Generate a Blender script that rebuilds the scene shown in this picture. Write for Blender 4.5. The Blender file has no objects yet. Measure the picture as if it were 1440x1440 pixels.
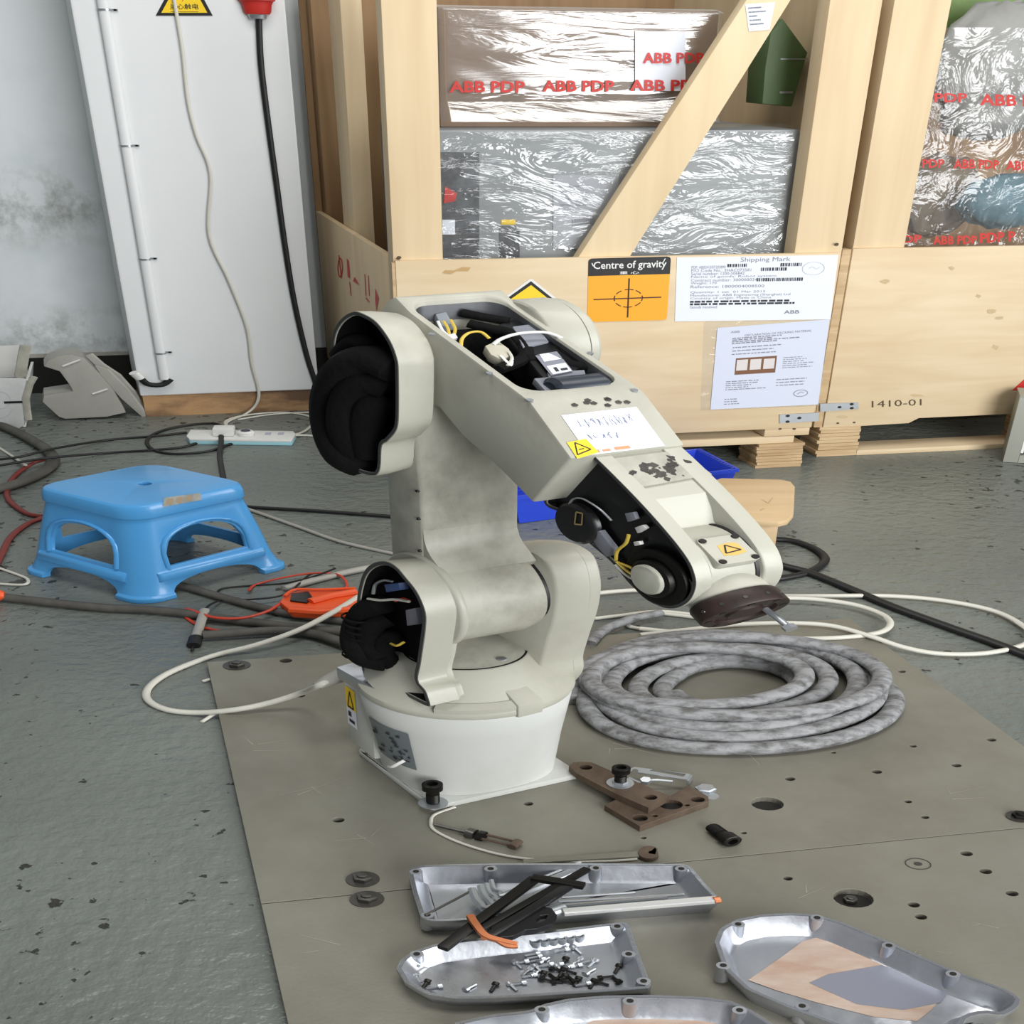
import bpy, bmesh, math, random
from mathutils import Vector, Matrix, noise as mnoise
random.seed(11)
SC = bpy.context.scene
COL = SC.collection
# ------------------------------------------------------------------ camera
KX, KY, KZ = 1.6, .9, .9           # metric measurements of the place -> scene units
H, PITCH, ROLL = 1.25, math.radians(26.3457), .0095
FY = 1302.44; FX = FY * KX / KY
cam_d = bpy.data.cameras.new('camera'); cam = bpy.data.objects.new('camera', cam_d); COL.objects.link(cam)
cam_d.sensor_width = 36; cam_d.lens = 36 * FY / 1440; cam_d.clip_start = .02; cam_d.clip_end = 60
cam.matrix_world = Matrix.Translation((0, 0, H * KZ)) @ Matrix.Rotation(math.pi / 2 - PITCH, 4, 'X') @ Matrix.Rotation(ROLL, 4, 'Z')
SC.camera = cam
# ------------------------------------------------------------------ light
wd = bpy.data.worlds.new('world'); SC.world = wd; wd.use_nodes = True
wd.node_tree.nodes['Background'].inputs[0].default_value = (.94, .97, 1.0, 1)
wd.node_tree.nodes['Background'].inputs[1].default_value = .21
def area(name, loc, target, sx, sy, power, col=(1, 1, 1)):
    d = bpy.data.lights.new(name, 'AREA'); d.shape = 'RECTANGLE'; d.size = sx; d.size_y = sy; d.energy = power; d.color = col
    o = bpy.data.objects.new(name, d); COL.objects.link(o); o.location = loc
    o.rotation_euler = (Vector(target) - Vector(loc)).to_track_quat('-Z', 'Y').to_euler(); return o
area('window_daylight', (3.0, -2.0, 1.75), (0.1, 2.0, .6), 3.6, 2.5, 285, (.98, .99, 1))
area('ceiling_tube_light', (.3, 1.2, 3.4), (.3, 1.7, 0), 3.0, 1.0, 60, (1, .98, .94))
vs = SC.view_settings
vs.view_transform = 'Standard'; vs.look = 'None'; vs.gamma = 1; vs.use_curve_mapping = False; vs.exposure = 0
# ------------------------------------------------------------------ measuring the place
def V3(*a): return Vector(a)
CP, SP = math.cos(PITCH), math.sin(PITCH)
CR_, SR_ = math.cos(ROLL), math.sin(ROLL)
EYE = V3(0, 0, H)
def ray(px, py):
    x, y = px - 720, 720 - py
    x, y = CR_ * x - SR_ * y, SR_ * x + CR_ * y
    return V3(x / FX, y / FY * SP + CP, y / FY * CP - SP)
def P(px, py, z=0.0):
    r = ray(px, py); return EYE + r * ((z - H) / r.z)
def on_plane(px, py, A, n):
    r = ray(px, py); return EYE + r * (n.dot(A - EYE) / n.dot(r))
def T(p): return Vector((p[0] * KX, p[1] * KY, p[2] * KZ))
class Fr:
    def __init__(s, O, yaw, flip=False):
        s.O = Vector(O); s.U = V3(math.cos(yaw), math.sin(yaw), 0); s.V = V3(-math.sin(yaw), math.cos(yaw), 0) * (-1 if flip else 1); s.W = V3(0, 0, 1)
    def __call__(s, u, v, w): return s.O + s.U * u + s.V * v + s.W * w
    def loc(s, p): d = p - s.O; return d.dot(s.U), d.dot(s.V), d.dot(s.W)
    def pu(s, px, py, u): return s.loc(on_plane(px, py, s.O + s.U * u, s.U))[1:]
    def pv(s, px, py, v): a = s.loc(on_plane(px, py, s.O + s.V * v, s.V)); return a[0], a[2]
    def pw(s, px, py, w): return s.loc(on_plane(px, py, s.O + s.W * w, s.W))[:2]
# ------------------------------------------------------------------ mesh helpers
class M:
    def __init__(s): s.v = []; s.f = []
    def add(s, vs_, fs):
        b = len(s.v); s.v += [Vector(x) for x in vs_]; s.f += [tuple(i + b for i in f) for f in fs]; return s
    def loft(s, rings, caps=(True, True), closed=True):
        n = len(rings[0]); vs_ = [p for r in rings for p in r]; fs = []
        for i in range(len(rings) - 1):
            for j in range(n if closed else n - 1):
                k = (j + 1) % n; fs.append((i * n + j, i * n + k, (i + 1) * n + k, (i + 1) * n + j))
        if caps[0]: fs.append(tuple(reversed(range(n))))
        if caps[1]: fs.append(tuple((len(rings) - 1) * n + j for j in range(n)))
        return s.add(vs_, fs)
    def prism(s, pts, off): return s.loft([pts, [p + off for p in pts]])
    def box(s, F, u0, u1, v0, v1, w0, w1):
        return s.loft([[F(u0, v0, w), F(u1, v0, w), F(u1, v1, w), F(u0, v1, w)] for w in (w0, w1)])
    def cyl(s, a, b, r0, r1=None, n=16, caps=(True, True), ph=0):
        a, b = Vector(a), Vector(b); r1 = r0 if r1 is None else r1; d = (b - a).normalized()
        x = d.orthogonal().normalized(); y = d.cross(x)
        ring = lambda c, r: [c + (x * math.cos(ph + 2 * math.pi * i / n) + y * math.sin(ph + 2 * math.pi * i / n)) * r for i in range(n)]
        return s.loft([ring(a, r0), ring(b, r1)], caps)
    def lathe(s, O, axis, prof, n=32, caps=(True, True), sx=1, sy=1, xd=None):
        d = Vector(axis).normalized(); x = d.orthogonal().normalized() if xd is None else Vector(xd).normalized(); y = d.cross(x)
        return s.loft([[Vector(O) + d * h + x * (math.cos(2 * math.pi * i / n) * r * sx) + y * (math.sin(2 * math.pi * i / n) * r * sy) for i in range(n)] for r, h in prof], caps)
    def tube(s, pts, r, n=8, caps=(True, True)):
        pts = [Vector(p) for p in pts]; rings = []; x = None
        for i, p in enumerate(pts):
            d = (pts[min(i + 1, len(pts) - 1)] - pts[max(i - 1, 0)])
            if d.length < 1e-9: d = V3(0, 0, 1)
            d.normalize()
            x = (d.orthogonal() if x is None else x - d * x.dot(d))
            if x.length < 1e-6: x = d.orthogonal()
            x.normalize(); y = d.cross(x); rr = r(i / (len(pts) - 1)) if callable(r) else r
            rings.append([p + (x * math.cos(2 * math.pi * j / n) + y * math.sin(2 * math.pi * j / n)) * rr for j in range(n)])
        return s.loft(rings, caps)
    def cup(s, outer, inner, to3, d0, d1, dc):
        """a dish: outer outline from depth d1 to the rim d0, inner outline from the rim to its floor dc"""
        return s.loft([[to3(p, d1) for p in outer], [to3(p, d0) for p in outer], [to3(p, d0) for p in inner], [to3(p, dc) for p in inner]])
    def grid(s, rows):
        n = len(rows[0]); vs_ = [p for r in rows for p in r]
        return s.add(vs_, [(i * n + j, i * n + j + 1, (i + 1) * n + j + 1, (i + 1) * n + j) for i in range(len(rows) - 1) for j in range(n - 1)])
def crom(pts, per=6, closed=False):
    """smooth curve through the points"""
    pts = [Vector(p) for p in pts]; n = len(pts); out = []
    g = (lambda i: pts[i % n]) if closed else (lambda i: pts[max(0, min(n - 1, i))])
    for i in range(n if closed else n - 1):
        a, b, c, d = g(i - 1), g(i), g(i + 1), g(i + 2)
        for k in range(per):
            t = k / per
            out.append(.5 * ((2 * b) + (c - a) * t + (2 * a - 5 * b + 4 * c - d) * t * t + (3 * b - a - 3 * c + d) * t ** 3))
    if not closed: out.append(pts[-1])
    return out
def resample(pts, n):
    pts = [Vector(p) for p in pts]; L = [0]
    for i in range(len(pts)): L.append(L[-1] + (pts[(i + 1) % len(pts)] - pts[i]).length)
    out = []; k = 0
    for i in range(n):
        d = L[-1] * i / n
        while L[k + 1] < d: k += 1
        t = (d - L[k]) / max(L[k + 1] - L[k], 1e-9); out.append(pts[k].lerp(pts[(k + 1) % len(pts)], t))
    return out
def inset(poly, d):
    poly = [Vector((p[0], p[1])) for p in poly]; n = len(poly)
    A = sum(poly[i].x * poly[(i + 1) % n].y - poly[(i + 1) % n].x * poly[i].y for i in range(n)); sg = 1 if A > 0 else -1; out = []
    for i in range(n):
        t = poly[(i + 1) % n] - poly[i - 1]
        if t.length < 1e-9: out.append(poly[i]); continue
        t.normalize(); out.append(poly[i] + Vector((-t.y, t.x)) * (d * sg))
    return out
def rrect(x0, x1, y0, y1, r, seg=4):
    out = []
    for cx, cy, a in ((x1 - r, y1 - r, 0), (x0 + r, y1 - r, 1), (x0 + r, y0 + r, 2), (x1 - r, y0 + r, 3)):
        for k in range(seg + 1):
            t = (a + k / seg) * math.pi / 2; out.append(Vector((cx + r * math.cos(t), cy + r * math.sin(t))))
    return out
def circ(cx, cy, r, n=24, ry=None): return [Vector((cx + r * math.cos(2 * math.pi * i / n), cy + (ry or r) * math.sin(2 * math.pi * i / n))) for i in range(n)]
def tmp_obj(m):
    me = bpy.data.meshes.new('tmp'); me.from_pydata([tuple(v) for v in m.v], [], m.f)
    b = bmesh.new(); b.from_mesh(me); bmesh.ops.remove_doubles(b, verts=b.verts, dist=1e-7); bmesh.ops.recalc_face_normals(b, faces=b.faces); b.to_mesh(me); b.free()
    o = bpy.data.objects.new('tmp', me); COL.objects.link(o); return o
def cut(m, *cutters):
    """subtract the cutters from a closed mesh"""
    a = tmp_obj(m); bs = [tmp_obj(c) for c in cutters]
    for b in bs:
        md = a.modifiers.new('b', 'BOOLEAN'); md.operation = 'DIFFERENCE'; md.solver = 'EXACT'; md.object = b
    dg = bpy.context.evaluated_depsgraph_get(); me = bpy.data.meshes.new_from_object(a.evaluated_get(dg))
    r = M().add([v.co for v in me.vertices], [tuple(p.vertices) for p in me.polygons])
    for o in [a] + bs: d = o.data; bpy.data.objects.remove(o); bpy.data.meshes.remove(d)
    bpy.data.meshes.remove(me); return r
def tag(o, label=None, cat=None, group=None, kind=None):
    for k, x in (('label', label), ('category', cat), ('group', group), ('kind', kind)):
        if x: o[k] = x
    return o
def thing(name, base, label, cat, group=None):
    o = bpy.data.objects.new(name, None); COL.objects.link(o); o.location = T(base); o.empty_display_size = .05
    return tag(o, label, cat, group)
def root_loc(o):
    p = Vector((0, 0, 0))
    while o: p += o.location; o = o.parent
    return p
def make(name, m, mat, parent=None, base=None, bevel=0, seg=2, angle=35, label=None, kind=None, flat=False, closed=True):
    me = bpy.data.meshes.new(name); me.from_pydata([tuple(v) for v in m.v], [], m.f)
    b = bmesh.new(); b.from_mesh(me); bmesh.ops.remove_doubles(b, verts=b.verts, dist=1e-7)
    if closed: bmesh.ops.recalc_face_normals(b, faces=b.faces)
    if bevel:
        ed = [e for e in b.edges if len(e.link_faces) == 2 and e.calc_face_angle(0) > math.radians(30)]
        bmesh.ops.bevel(b, geom=ed, offset=bevel, segments=seg, profile=.6, affect='EDGES', clamp_overlap=True)
    off = root_loc(parent) if parent else (T(base) if base is not None else Vector((0, 0, 0)))
    for v in b.verts: v.co = T(v.co) - off
    b.to_mesh(me); b.free()
    o = bpy.data.objects.new(name, me); COL.objects.link(o)
    if parent: o.parent = parent
    else: o.location = off
    if mat: me.materials.append(mat)
    if not flat:
        for p in me.polygons: p.use_smooth = True
        me.set_sharp_from_angle(angle=math.radians(angle))
    return tag(o, label, None, None, kind)
def copy_thing(o, shift, label=None):
    def rec(a, par):
        c = a.copy(); COL.objects.link(c); c.parent = par
        for ch in list(a.children): rec(ch, c)
        return c
    c = rec(o, None); c.location = o.location + T(shift)
    if label: c['label'] = label
    return c
# flat print: letters and marks laid on a quad
class Quad:
    def __init__(s, a, b, c, d, n=None):
        s.a, s.b, s.c, s.d = Vector(a), Vector(b), Vector(c), Vector(d)
        s.n = (s.b - s.a).cross(s.d - s.a).normalized()
        if s.n.dot(EYE - s.a) < 0: s.n = -s.n
    def at(s, x, y, h=0): return s.a.lerp(s.b, x).lerp(s.d.lerp(s.c, x), y) + s.n * h
    def rect(s, m, x0, x1, y0, y1, h=0): return m.add([s.at(x0, y0, h), s.at(x1, y0, h), s.at(x1, y1, h), s.at(x0, y1, h)], [(0, 1, 2, 3)])
    def poly(s, m, pts, h=0): return m.add([s.at(x, y, h) for x, y in pts], [tuple(range(len(pts)))])
    def line(s, m, pts, wx, h=0, asp=1.0, closed=False):
        pts = [Vector(p) for p in pts]; n = len(pts)
        for i in range(n if closed else n - 1):
            p, q = pts[i], pts[(i + 1) % n]; d = q - p
            if d.length < 1e-9: continue
            nn = Vector((-d.y * asp, d.x / asp)); e = Vector((-d.y, d.x)); e.normalize(); e = Vector((e.x * wx / 2, e.y * wx * asp / 2))
            s.poly(m, [tuple(p + e), tuple(q + e), tuple(q - e), tuple(p - e)], h)
        return m
    def text(s, m, txt, x0, x1, y0, y1, h=0, bold=0.0):
        c = bpy.data.curves.new('t', 'FONT'); c.body = txt; c.size = 1; c.offset = bold; c.resolution_u = 2
        o = bpy.data.objects.new('t', c); COL.objects.link(o)
        me = bpy.data.meshes.new_from_object(o.evaluated_get(bpy.context.evaluated_depsgraph_get()))
        if len(me.vertices):
            X = [v.co.x for v in me.vertices]; Y = [v.co.y for v in me.vertices]
            a, b, cc, d = min(X), max(X), min(Y), max(Y)
            m.add([s.at(x0 + (v.co.x - a) / (b - a) * (x1 - x0), y0 + (v.co.y - cc) / (d - cc) * (y1 - y0), h) for v in me.vertices], [tuple(p.vertices) for p in me.polygons])
        bpy.data.objects.remove(o); bpy.data.curves.remove(c); bpy.data.meshes.remove(me); return m
def quad_px(F, v, pts):
    """pixel corners lower-left, lower-right, upper-right, upper-left on the plane v = const of a frame"""
    r = []
    for x, y in pts:
        u, w = F.pv(x, y, v); r.append(F(u, v, w))
    return Quad(*r)
# ------------------------------------------------------------------ materials
def lin(c):
    return tuple((x / 255 / 12.92 if x <= 10 else ((x / 255 + .055) / 1.055) ** 2.4) for x in c) + (1,)
def mat(name, rgb, rough=.5, metal=0.0, var=0.0, vscale=6, rgb2=None, bump=0.0, bscale=60, spec=.5, stretch=(1, 1, 1), rvar=0.0, detail=6, lo=.35, hi=.7, trans=0.0, coat=0.0):
    m = bpy.data.materials.new(name); m.use_nodes = True; nt = m.node_tree; N = nt.nodes; b = N['Principled BSDF']
    b.inputs['Base Color'].default_value = lin(rgb); b.inputs['Roughness'].default_value = rough; b.inputs['Metallic'].default_value = metal
    b.inputs['Specular IOR Level'].default_value = spec; b.inputs['Transmission Weight'].default_value = trans; b.inputs['Coat Weight'].default_value = coat
    if var or bump or rvar:
        tc = N.new('ShaderNodeTexCoord'); mp = N.new('ShaderNodeMapping'); mp.inputs['Scale'].default_value = stretch
        nt.links.new(tc.outputs['Object'], mp.inputs[0])
    if var or rvar:
        no = N.new('ShaderNodeTexNoise'); no.inputs['Scale'].default_value = vscale; no.inputs['Detail'].default_value = detail; no.inputs['Roughness'].default_value = .62
        nt.links.new(mp.outputs[0], no.inputs['Vector'])
        mr = N.new('ShaderNodeMapRange'); mr.inputs[1].default_value = lo; mr.inputs[2].default_value = hi; mr.inputs[3].default_value = 0; mr.inputs[4].default_value = 1
        nt.links.new(no.outputs[0], mr.inputs[0])
        if var:
            mx = N.new('ShaderNodeMix'); mx.data_type = 'RGBA'; mx.inputs[6].default_value = lin(rgb); mx.inputs[7].default_value = lin(rgb2 or tuple(int(x * .6) for x in rgb))
            sc = N.new('ShaderNodeMath'); sc.operation = 'MULTIPLY'; sc.inputs[1].default_value = var; nt.links.new(mr.outputs[0], sc.inputs[0]); nt.links.new(sc.outputs[0], mx.inputs[0])
            nt.links.new(mx.outputs[2], b.inputs['Base Color'])
        if rvar:
            sr = N.new('ShaderNodeMath'); sr.operation = 'MULTIPLY_ADD'; sr.inputs[1].default_value = rvar; sr.inputs[2].default_value = rough; nt.links.new(mr.outputs[0], sr.inputs[0]); nt.links.new(sr.outputs[0], b.inputs['Roughness'])
    if bump:
        n2 = N.new('ShaderNodeTexNoise'); n2.inputs['Scale'].default_value = bscale; n2.inputs['Detail'].default_value = 3; nt.links.new(mp.outputs[0], n2.inputs['Vector'])
        bp = N.new('ShaderNodeBump'); bp.inputs['Strength'].default_value = bump; bp.inputs['Distance'].default_value = .01
        nt.links.new(n2.outputs[0], bp.inputs['Height']); nt.links.new(bp.outputs[0], b.inputs['Normal'])
    return m
def wood_mat(name, c1, c2, axis='X', sc=1.0):
    m = bpy.data.materials.new(name); m.use_nodes = True; nt = m.node_tree; N = nt.nodes; b = N['Principled BSDF']; b.inputs['Roughness'].default_value = .62
    tc = N.new('ShaderNodeTexCoord'); mp = N.new('ShaderNodeMapping'); mp.inputs['Scale'].default_value = {'X': (.5, 6, 9), 'Z': (6, 6, .5)}[axis]
    no = N.new('ShaderNodeTexNoise'); no.inputs['Scale'].default_value = 3 * sc; no.inputs['Detail'].default_value = 8; no.inputs['Distortion'].default_value = .6
    n2 = N.new('ShaderNodeTexNoise'); n2.inputs['Scale'].default_value = 2.2; n2.inputs['Detail'].default_value = 3
    ad = N.new('ShaderNodeMath'); ad.operation = 'MULTIPLY_ADD'; ad.inputs[1].default_value = .6
    rp = N.new('ShaderNodeMapRange'); rp.inputs[1].default_value = .45; rp.inputs[2].default_value = 1.05
    mx = N.new('ShaderNodeMix'); mx.data_type = 'RGBA'; mx.inputs[6].default_value = lin(c1); mx.inputs[7].default_value = lin(c2)
    L = nt.links.new; L(tc.outputs['Object'], mp.inputs[0]); L(mp.outputs[0], no.inputs['Vector']); L(tc.outputs['Object'], n2.inputs['Vector']); L(n2.outputs[0], ad.inputs[0]); L(no.outputs[0], ad.inputs[2])
    L(ad.outputs[0], rp.inputs[0]); L(rp.outputs[0], mx.inputs[0]); L(mx.outputs[2], b.inputs['Base Color'])
    bp = N.new('ShaderNodeBump'); bp.inputs['Strength'].default_value = .08; L(no.outputs[0], bp.inputs['Height']); L(bp.outputs[0], b.inputs['Normal'])
    return m
def film_mat(name, opac=.05, scale=(3, 10, 22), tint=(.93, .94, .94), strength=1.0, rough=.1, edge=.3, haze=.06, rot=.12, det=4):
    m = bpy.data.materials.new(name); m.use_nodes = True; nt = m.node_tree; N = nt.nodes; L = nt.links.new
    N.remove(N['Principled BSDF']); out = N['Material Output']
    tc = N.new('ShaderNodeTexCoord'); mp = N.new('ShaderNodeMapping'); mp.inputs['Scale'].default_value = scale; mp.inputs['Rotation'].default_value = (0, rot, 0)
    no = N.new('ShaderNodeTexNoise'); no.inputs['Scale'].default_value = 2.2; no.inputs['Detail'].default_value = det; no.inputs['Distortion'].default_value = 1.6
    bp = N.new('ShaderNodeBump'); bp.inputs['Strength'].default_value = strength; bp.inputs['Distance'].default_value = .02
    gl = N.new('ShaderNodeBsdfGlossy'); gl.inputs['Roughness'].default_value = rough; gl.inputs['Color'].default_value = (1, 1, 1, 1)
    tr = N.new('ShaderNodeBsdfTransparent'); tr.inputs['Color'].default_value = tint + (1,)
    df = N.new('ShaderNodeBsdfDiffuse'); df.inputs['Color'].default_value = (.8, .8, .8, 1)
    m1 = N.new('ShaderNodeMixShader'); m1.inputs[0].default_value = haze
    mx = N.new('ShaderNodeMixShader')
    fr = N.new('ShaderNodeLayerWeight'); fr.inputs['Blend'].default_value = .25
    ma = N.new('ShaderNodeMath'); ma.operation = 'MULTIPLY_ADD'; ma.inputs[1].default_value = edge; ma.inputs[2].default_value = opac; ma.use_clamp = True
    L(tc.outputs['Object'], mp.inputs[0]); L(mp.outputs[0], no.inputs['Vector']); L(no.outputs[0], bp.inputs['Height']); L(bp.outputs[0], gl.inputs['Normal']); L(bp.outputs[0], fr.inputs['Normal'])
    L(fr.outputs['Facing'], ma.inputs[0]); L(tr.outputs[0], m1.inputs[1]); L(df.outputs[0], m1.inputs[2]); L(m1.outputs[0], mx.inputs[1]); L(gl.outputs[0], mx.inputs[2]); L(ma.outputs[0], mx.inputs[0]); L(mx.outputs[0], out.inputs[0])
    return m
def floor_mat():
    m = bpy.data.materials.new('painted_floor'); m.use_nodes = True; nt = m.node_tree; N = nt.nodes; L = nt.links.new; b = N['Principled BSDF']
    tc = N.new('ShaderNodeTexCoord')
    mp = N.new('ShaderNodeMapping'); mp.inputs['Scale'].default_value = (.6, 1.0, 1)
    n1 = N.new('ShaderNodeTexNoise'); n1.inputs['Scale'].default_value = 1.6; n1.inputs['Detail'].default_value = 5
    n2 = N.new('ShaderNodeTexNoise'); n2.inputs['Scale'].default_value = 48; n2.inputs['Detail'].default_value = 3; n2.inputs['Roughness'].default_value = .55
    n3 = N.new('ShaderNodeTexNoise'); n3.inputs['Scale'].default_value = 44; n3.inputs['Detail'].default_value = 3
    n4 = N.new('ShaderNodeTexNoise'); n4.inputs['Scale'].default_value = 1.3; n4.inputs['Detail'].default_value = 2
    for n in (n1, n2, n3, n4): L(mp.outputs[0], n.inputs['Vector'])
    L(tc.outputs['Object'], mp.inputs[0])
    mx = N.new('ShaderNodeMix'); mx.data_type = 'RGBA'; mx.inputs[6].default_value = lin((120, 125, 119)); mx.inputs[7].default_value = lin((96, 101, 97))
    r1 = N.new('ShaderNodeMapRange'); r1.inputs[1].default_value = .35; r1.inputs[2].default_value = .7; L(n1.outputs[0], r1.inputs[0]); L(r1.outputs[0], mx.inputs[0])
    # chips in the paint: small dark flecks that gather in patches
    ad = N.new('ShaderNodeMath'); ad.operation = 'MULTIPLY_ADD'; ad.inputs[1].default_value = .55; L(n4.outputs[0], ad.inputs[0]); L(n3.outputs[0], ad.inputs[2])
    r2 = N.new('ShaderNodeMapRange'); r2.inputs[1].default_value = .93; r2.inputs[2].default_value = .96; L(ad.outputs[0], r2.inputs[0])
    m2 = N.new('ShaderNodeMix'); m2.data_type = 'RGBA'; m2.inputs[7].default_value = lin((48, 48, 42)); L(mx.outputs[2], m2.inputs[6]); L(r2.outputs[0], m2.inputs[0]); L(m2.outputs[2], b.inputs['Base Color'])
    b.inputs['Roughness'].default_value = .33
    su = N.new('ShaderNodeMath'); su.operation = 'MULTIPLY_ADD'; su.inputs[1].default_value = -.6; L(r2.outputs[0], su.inputs[0]); L(n2.outputs[0], su.inputs[2])
    bp = N.new('ShaderNodeBump'); bp.inputs['Strength'].default_value = .5; bp.inputs['Distance'].default_value = .012; L(su.outputs[0], bp.inputs['Height']); L(bp.outputs[0], b.inputs['Normal'])
    return m
MT = {}
MT['floor'] = floor_mat()
MT['wall'] = mat('wall_paint', (216, 222, 223), .6, var=.75, vscale=1.3, rgb2=(176, 186, 188), lo=.45, hi=.72, bump=.05, bscale=20)
def wall_stain(m, c, r, col):
    nt = m.node_tree; N = nt.nodes; L = nt.links.new; b = N['Principled BSDF']; src = b.inputs['Base Color'].links[0].from_socket
    tc = N.new('ShaderNodeTexCoord'); vm = N.new('ShaderNodeVectorMath'); vm.operation = 'SUBTRACT'; vm.inputs[1].default_value = c; v2 = N.new('ShaderNodeVectorMath'); v2.operation = 'DIVIDE'; v2.inputs[1].default_value = r
    ln = N.new('ShaderNodeVectorMath'); ln.operation = 'LENGTH'; mr = N.new('ShaderNodeMapRange'); mr.inputs[1].default_value = 1; mr.inputs[2].default_value = .25
    no = N.new('ShaderNodeTexNoise'); no.inputs['Scale'].default_value = 9; no.inputs['Detail'].default_value = 8; no.inputs['Roughness'].default_value = .7; r2 = N.new('ShaderNodeMapRange'); r2.inputs[1].default_value = .44; r2.inputs[2].default_value = .66
    mu = N.new('ShaderNodeMath'); mu.operation = 'MULTIPLY'; mx = N.new('ShaderNodeMix'); mx.data_type = 'RGBA'; mx.inputs[7].default_value = lin(col)
    L(tc.outputs['Object'], vm.inputs[0]); L(vm.outputs[0], v2.inputs[0]); L(v2.outputs[0], ln.inputs[0]); L(ln.outputs['Value'], mr.inputs[0]); L(tc.outputs['Object'], no.inputs['Vector']); L(no.outputs[0], r2.inputs[0])
    L(mr.outputs[0], mu.inputs[0]); L(r2.outputs[0], mu.inputs[1]); L(mu.outputs[0], mx.inputs[0]); L(src, mx.inputs[6]); L(mx.outputs[2], b.inputs['Base Color'])
MT['column'] = mat('column_paint', (227, 229, 229), .55, var=.4, vscale=2.0, rgb2=(210, 214, 215), bump=.04, bscale=20)
MT['mold'] = mat('mildew', (148, 152, 150), .8, var=1, vscale=5, rgb2=(205, 210, 212))
MT['black_skirt'] = mat('black_skirting', (34, 33, 30), .5, var=.5, vscale=8, rgb2=(20, 20, 18))
MT['brown_base'] = mat('bare_plaster', (184, 146, 104), .8, var=1, vscale=6, rgb2=(104, 80, 60), lo=.42, hi=.62, bump=.3, bscale=15, stretch=(.5, 1, 1.6))
MT['plaster_edge'] = mat('plaster_edge', (182, 180, 170), .8, var=.6, vscale=9)
MT['ply'] = wood_mat('plywood', (224, 205, 172), (207, 183, 146), 'X')
MT['plyZ'] = wood_mat('plywood_upright', (224, 204, 168), (207, 182, 144), 'Z')
MT['ply_end'] = wood_mat('plywood_edge', (214, 188, 148), (176, 146, 106), 'X', 2)
MT['ply_shaded'] = wood_mat('plywood_brown_shaded', (168, 136, 96), (132, 100, 66), 'Z')  # brown plywood, colour darkened for the shade inside and between the crates
MT['knot'] = mat('knot', (84, 66, 44), .7)
MT['black'] = mat('black_rubber', (20, 20, 20), .5)
MT['black_mat'] = mat('black_cloth', (9, 9, 9), .85, spec=.2, bump=.25, bscale=90)
MT['black_gloss'] = mat('black_plastic', (22, 22, 24), .28)
MT['white'] = mat('white_plastic', (226, 226, 222), .4)
MT['cream'] = mat('cream_cable', (205, 203, 192), .45)
MT['paper'] = mat('paper', (226, 230, 240), .7)
MT['ink'] = mat('ink', (52, 52, 58), .8)
MT['inkgrey'] = mat('grey_ink', (132, 134, 144), .8)
MT['inkfaint'] = mat('faint_ink', (176, 180, 192), .8)
MT['red'] = mat('red_print', (196, 44, 36), .5)
MT['orange'] = mat('orange_sign', (243, 166, 26), .45)
MT['yellow'] = mat('yellow_sign', (244, 206, 36), .45)
MT['robot'] = mat('robot_paint', (180, 179, 166), .42, var=.6, vscale=4.5, rgb2=(140, 135, 120), lo=.5, hi=.78, rvar=.15, bump=.03, bscale=120)
MT['robot_base'] = mat('robot_base_paint', (202, 204, 199), .4, var=.4, vscale=4, rgb2=(160, 158, 148), lo=.52, hi=.8)
MT['robot_dirty'] = mat('robot_dirty', (180, 179, 166), .45, var=.8, vscale=7, rgb2=(104, 99, 88), lo=.45, hi=.72)
MT['lip'] = mat('dark_cast_edge', (74, 76, 76), .4, metal=.3)
MT['cast'] = mat('cast_aluminium', (196, 199, 205), .26, metal=.88, var=.4, vscale=14, rgb2=(140, 142, 148), bump=.05, bscale=60, rvar=.2)
MT['cast_bright'] = mat('bright_aluminium', (206, 209, 215), .22, metal=.9, var=.3, vscale=12, rgb2=(150, 152, 158), bump=.05, bscale=60)
MT['steel'] = mat('steel_plate', (142, 140, 128), .42, metal=.35, var=.7, vscale=3.2, rgb2=(114, 110, 98), bump=.04, bscale=160, stretch=(1, 1.6, 1), rvar=.15)
MT['hole'] = mat('dark_hole', (26, 24, 20), .7)
MT['bolt'] = mat('bolt_steel', (96, 94, 90), .35, metal=.8)
MT['bolt_dark'] = mat('dark_bolt_steel', (38, 37, 35), .38, metal=.7)
MT['zinc'] = mat('zinc', (178, 182, 186), .35, metal=.75)
MT['rust'] = mat('brown_steel', (112, 96, 82), .5, metal=.4, var=.7, vscale=30, rgb2=(76, 60, 48))
MT['flange'] = mat('rusty_flange', (58, 42, 37), .5, metal=.3, var=.9, vscale=40, rgb2=(30, 26, 24))
MT['hose'] = mat('grey_hose', (146, 147, 149), .6, var=.95, vscale=26, rgb2=(84, 83, 81), bump=.2, bscale=70, stretch=(1, 3, 3), lo=.42, hi=.66)
MT['hose_dirty'] = mat('dirty_cable', (92, 90, 84), .7, var=.8, vscale=14, rgb2=(58, 56, 52))
MT['blue_stool'] = mat('blue_plastic', (78, 160, 222), .3, var=.25, vscale=5, rgb2=(88, 150, 200), coat=.2)
MT['blue_bin'] = mat('deep_blue_plastic', (34, 66, 196), .4)
MT['green'] = mat('green_card', (84, 108, 66), .55, var=.4, vscale=6)
MT['lime'] = mat('green_sheet', (120, 148, 84), .6, var=.6, vscale=8)
MT['cardboard'] = mat('cardboard', (146, 122, 102), .7, var=.4, vscale=5)
MT['cab_grey'] = mat('cabinet_grey', (150, 154, 156), .45, var=.3, vscale=3)
MT['cab_dark'] = mat('cabinet_dark', (52, 55, 60), .5, var=.7, vscale=22, rgb2=(110, 114, 120))
MT['film'] = film_mat('stretch_film', .07, (1.6, 5, 6.5), strength=1.0, rough=.045, edge=.4, rot=.2, haze=.04)
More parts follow.
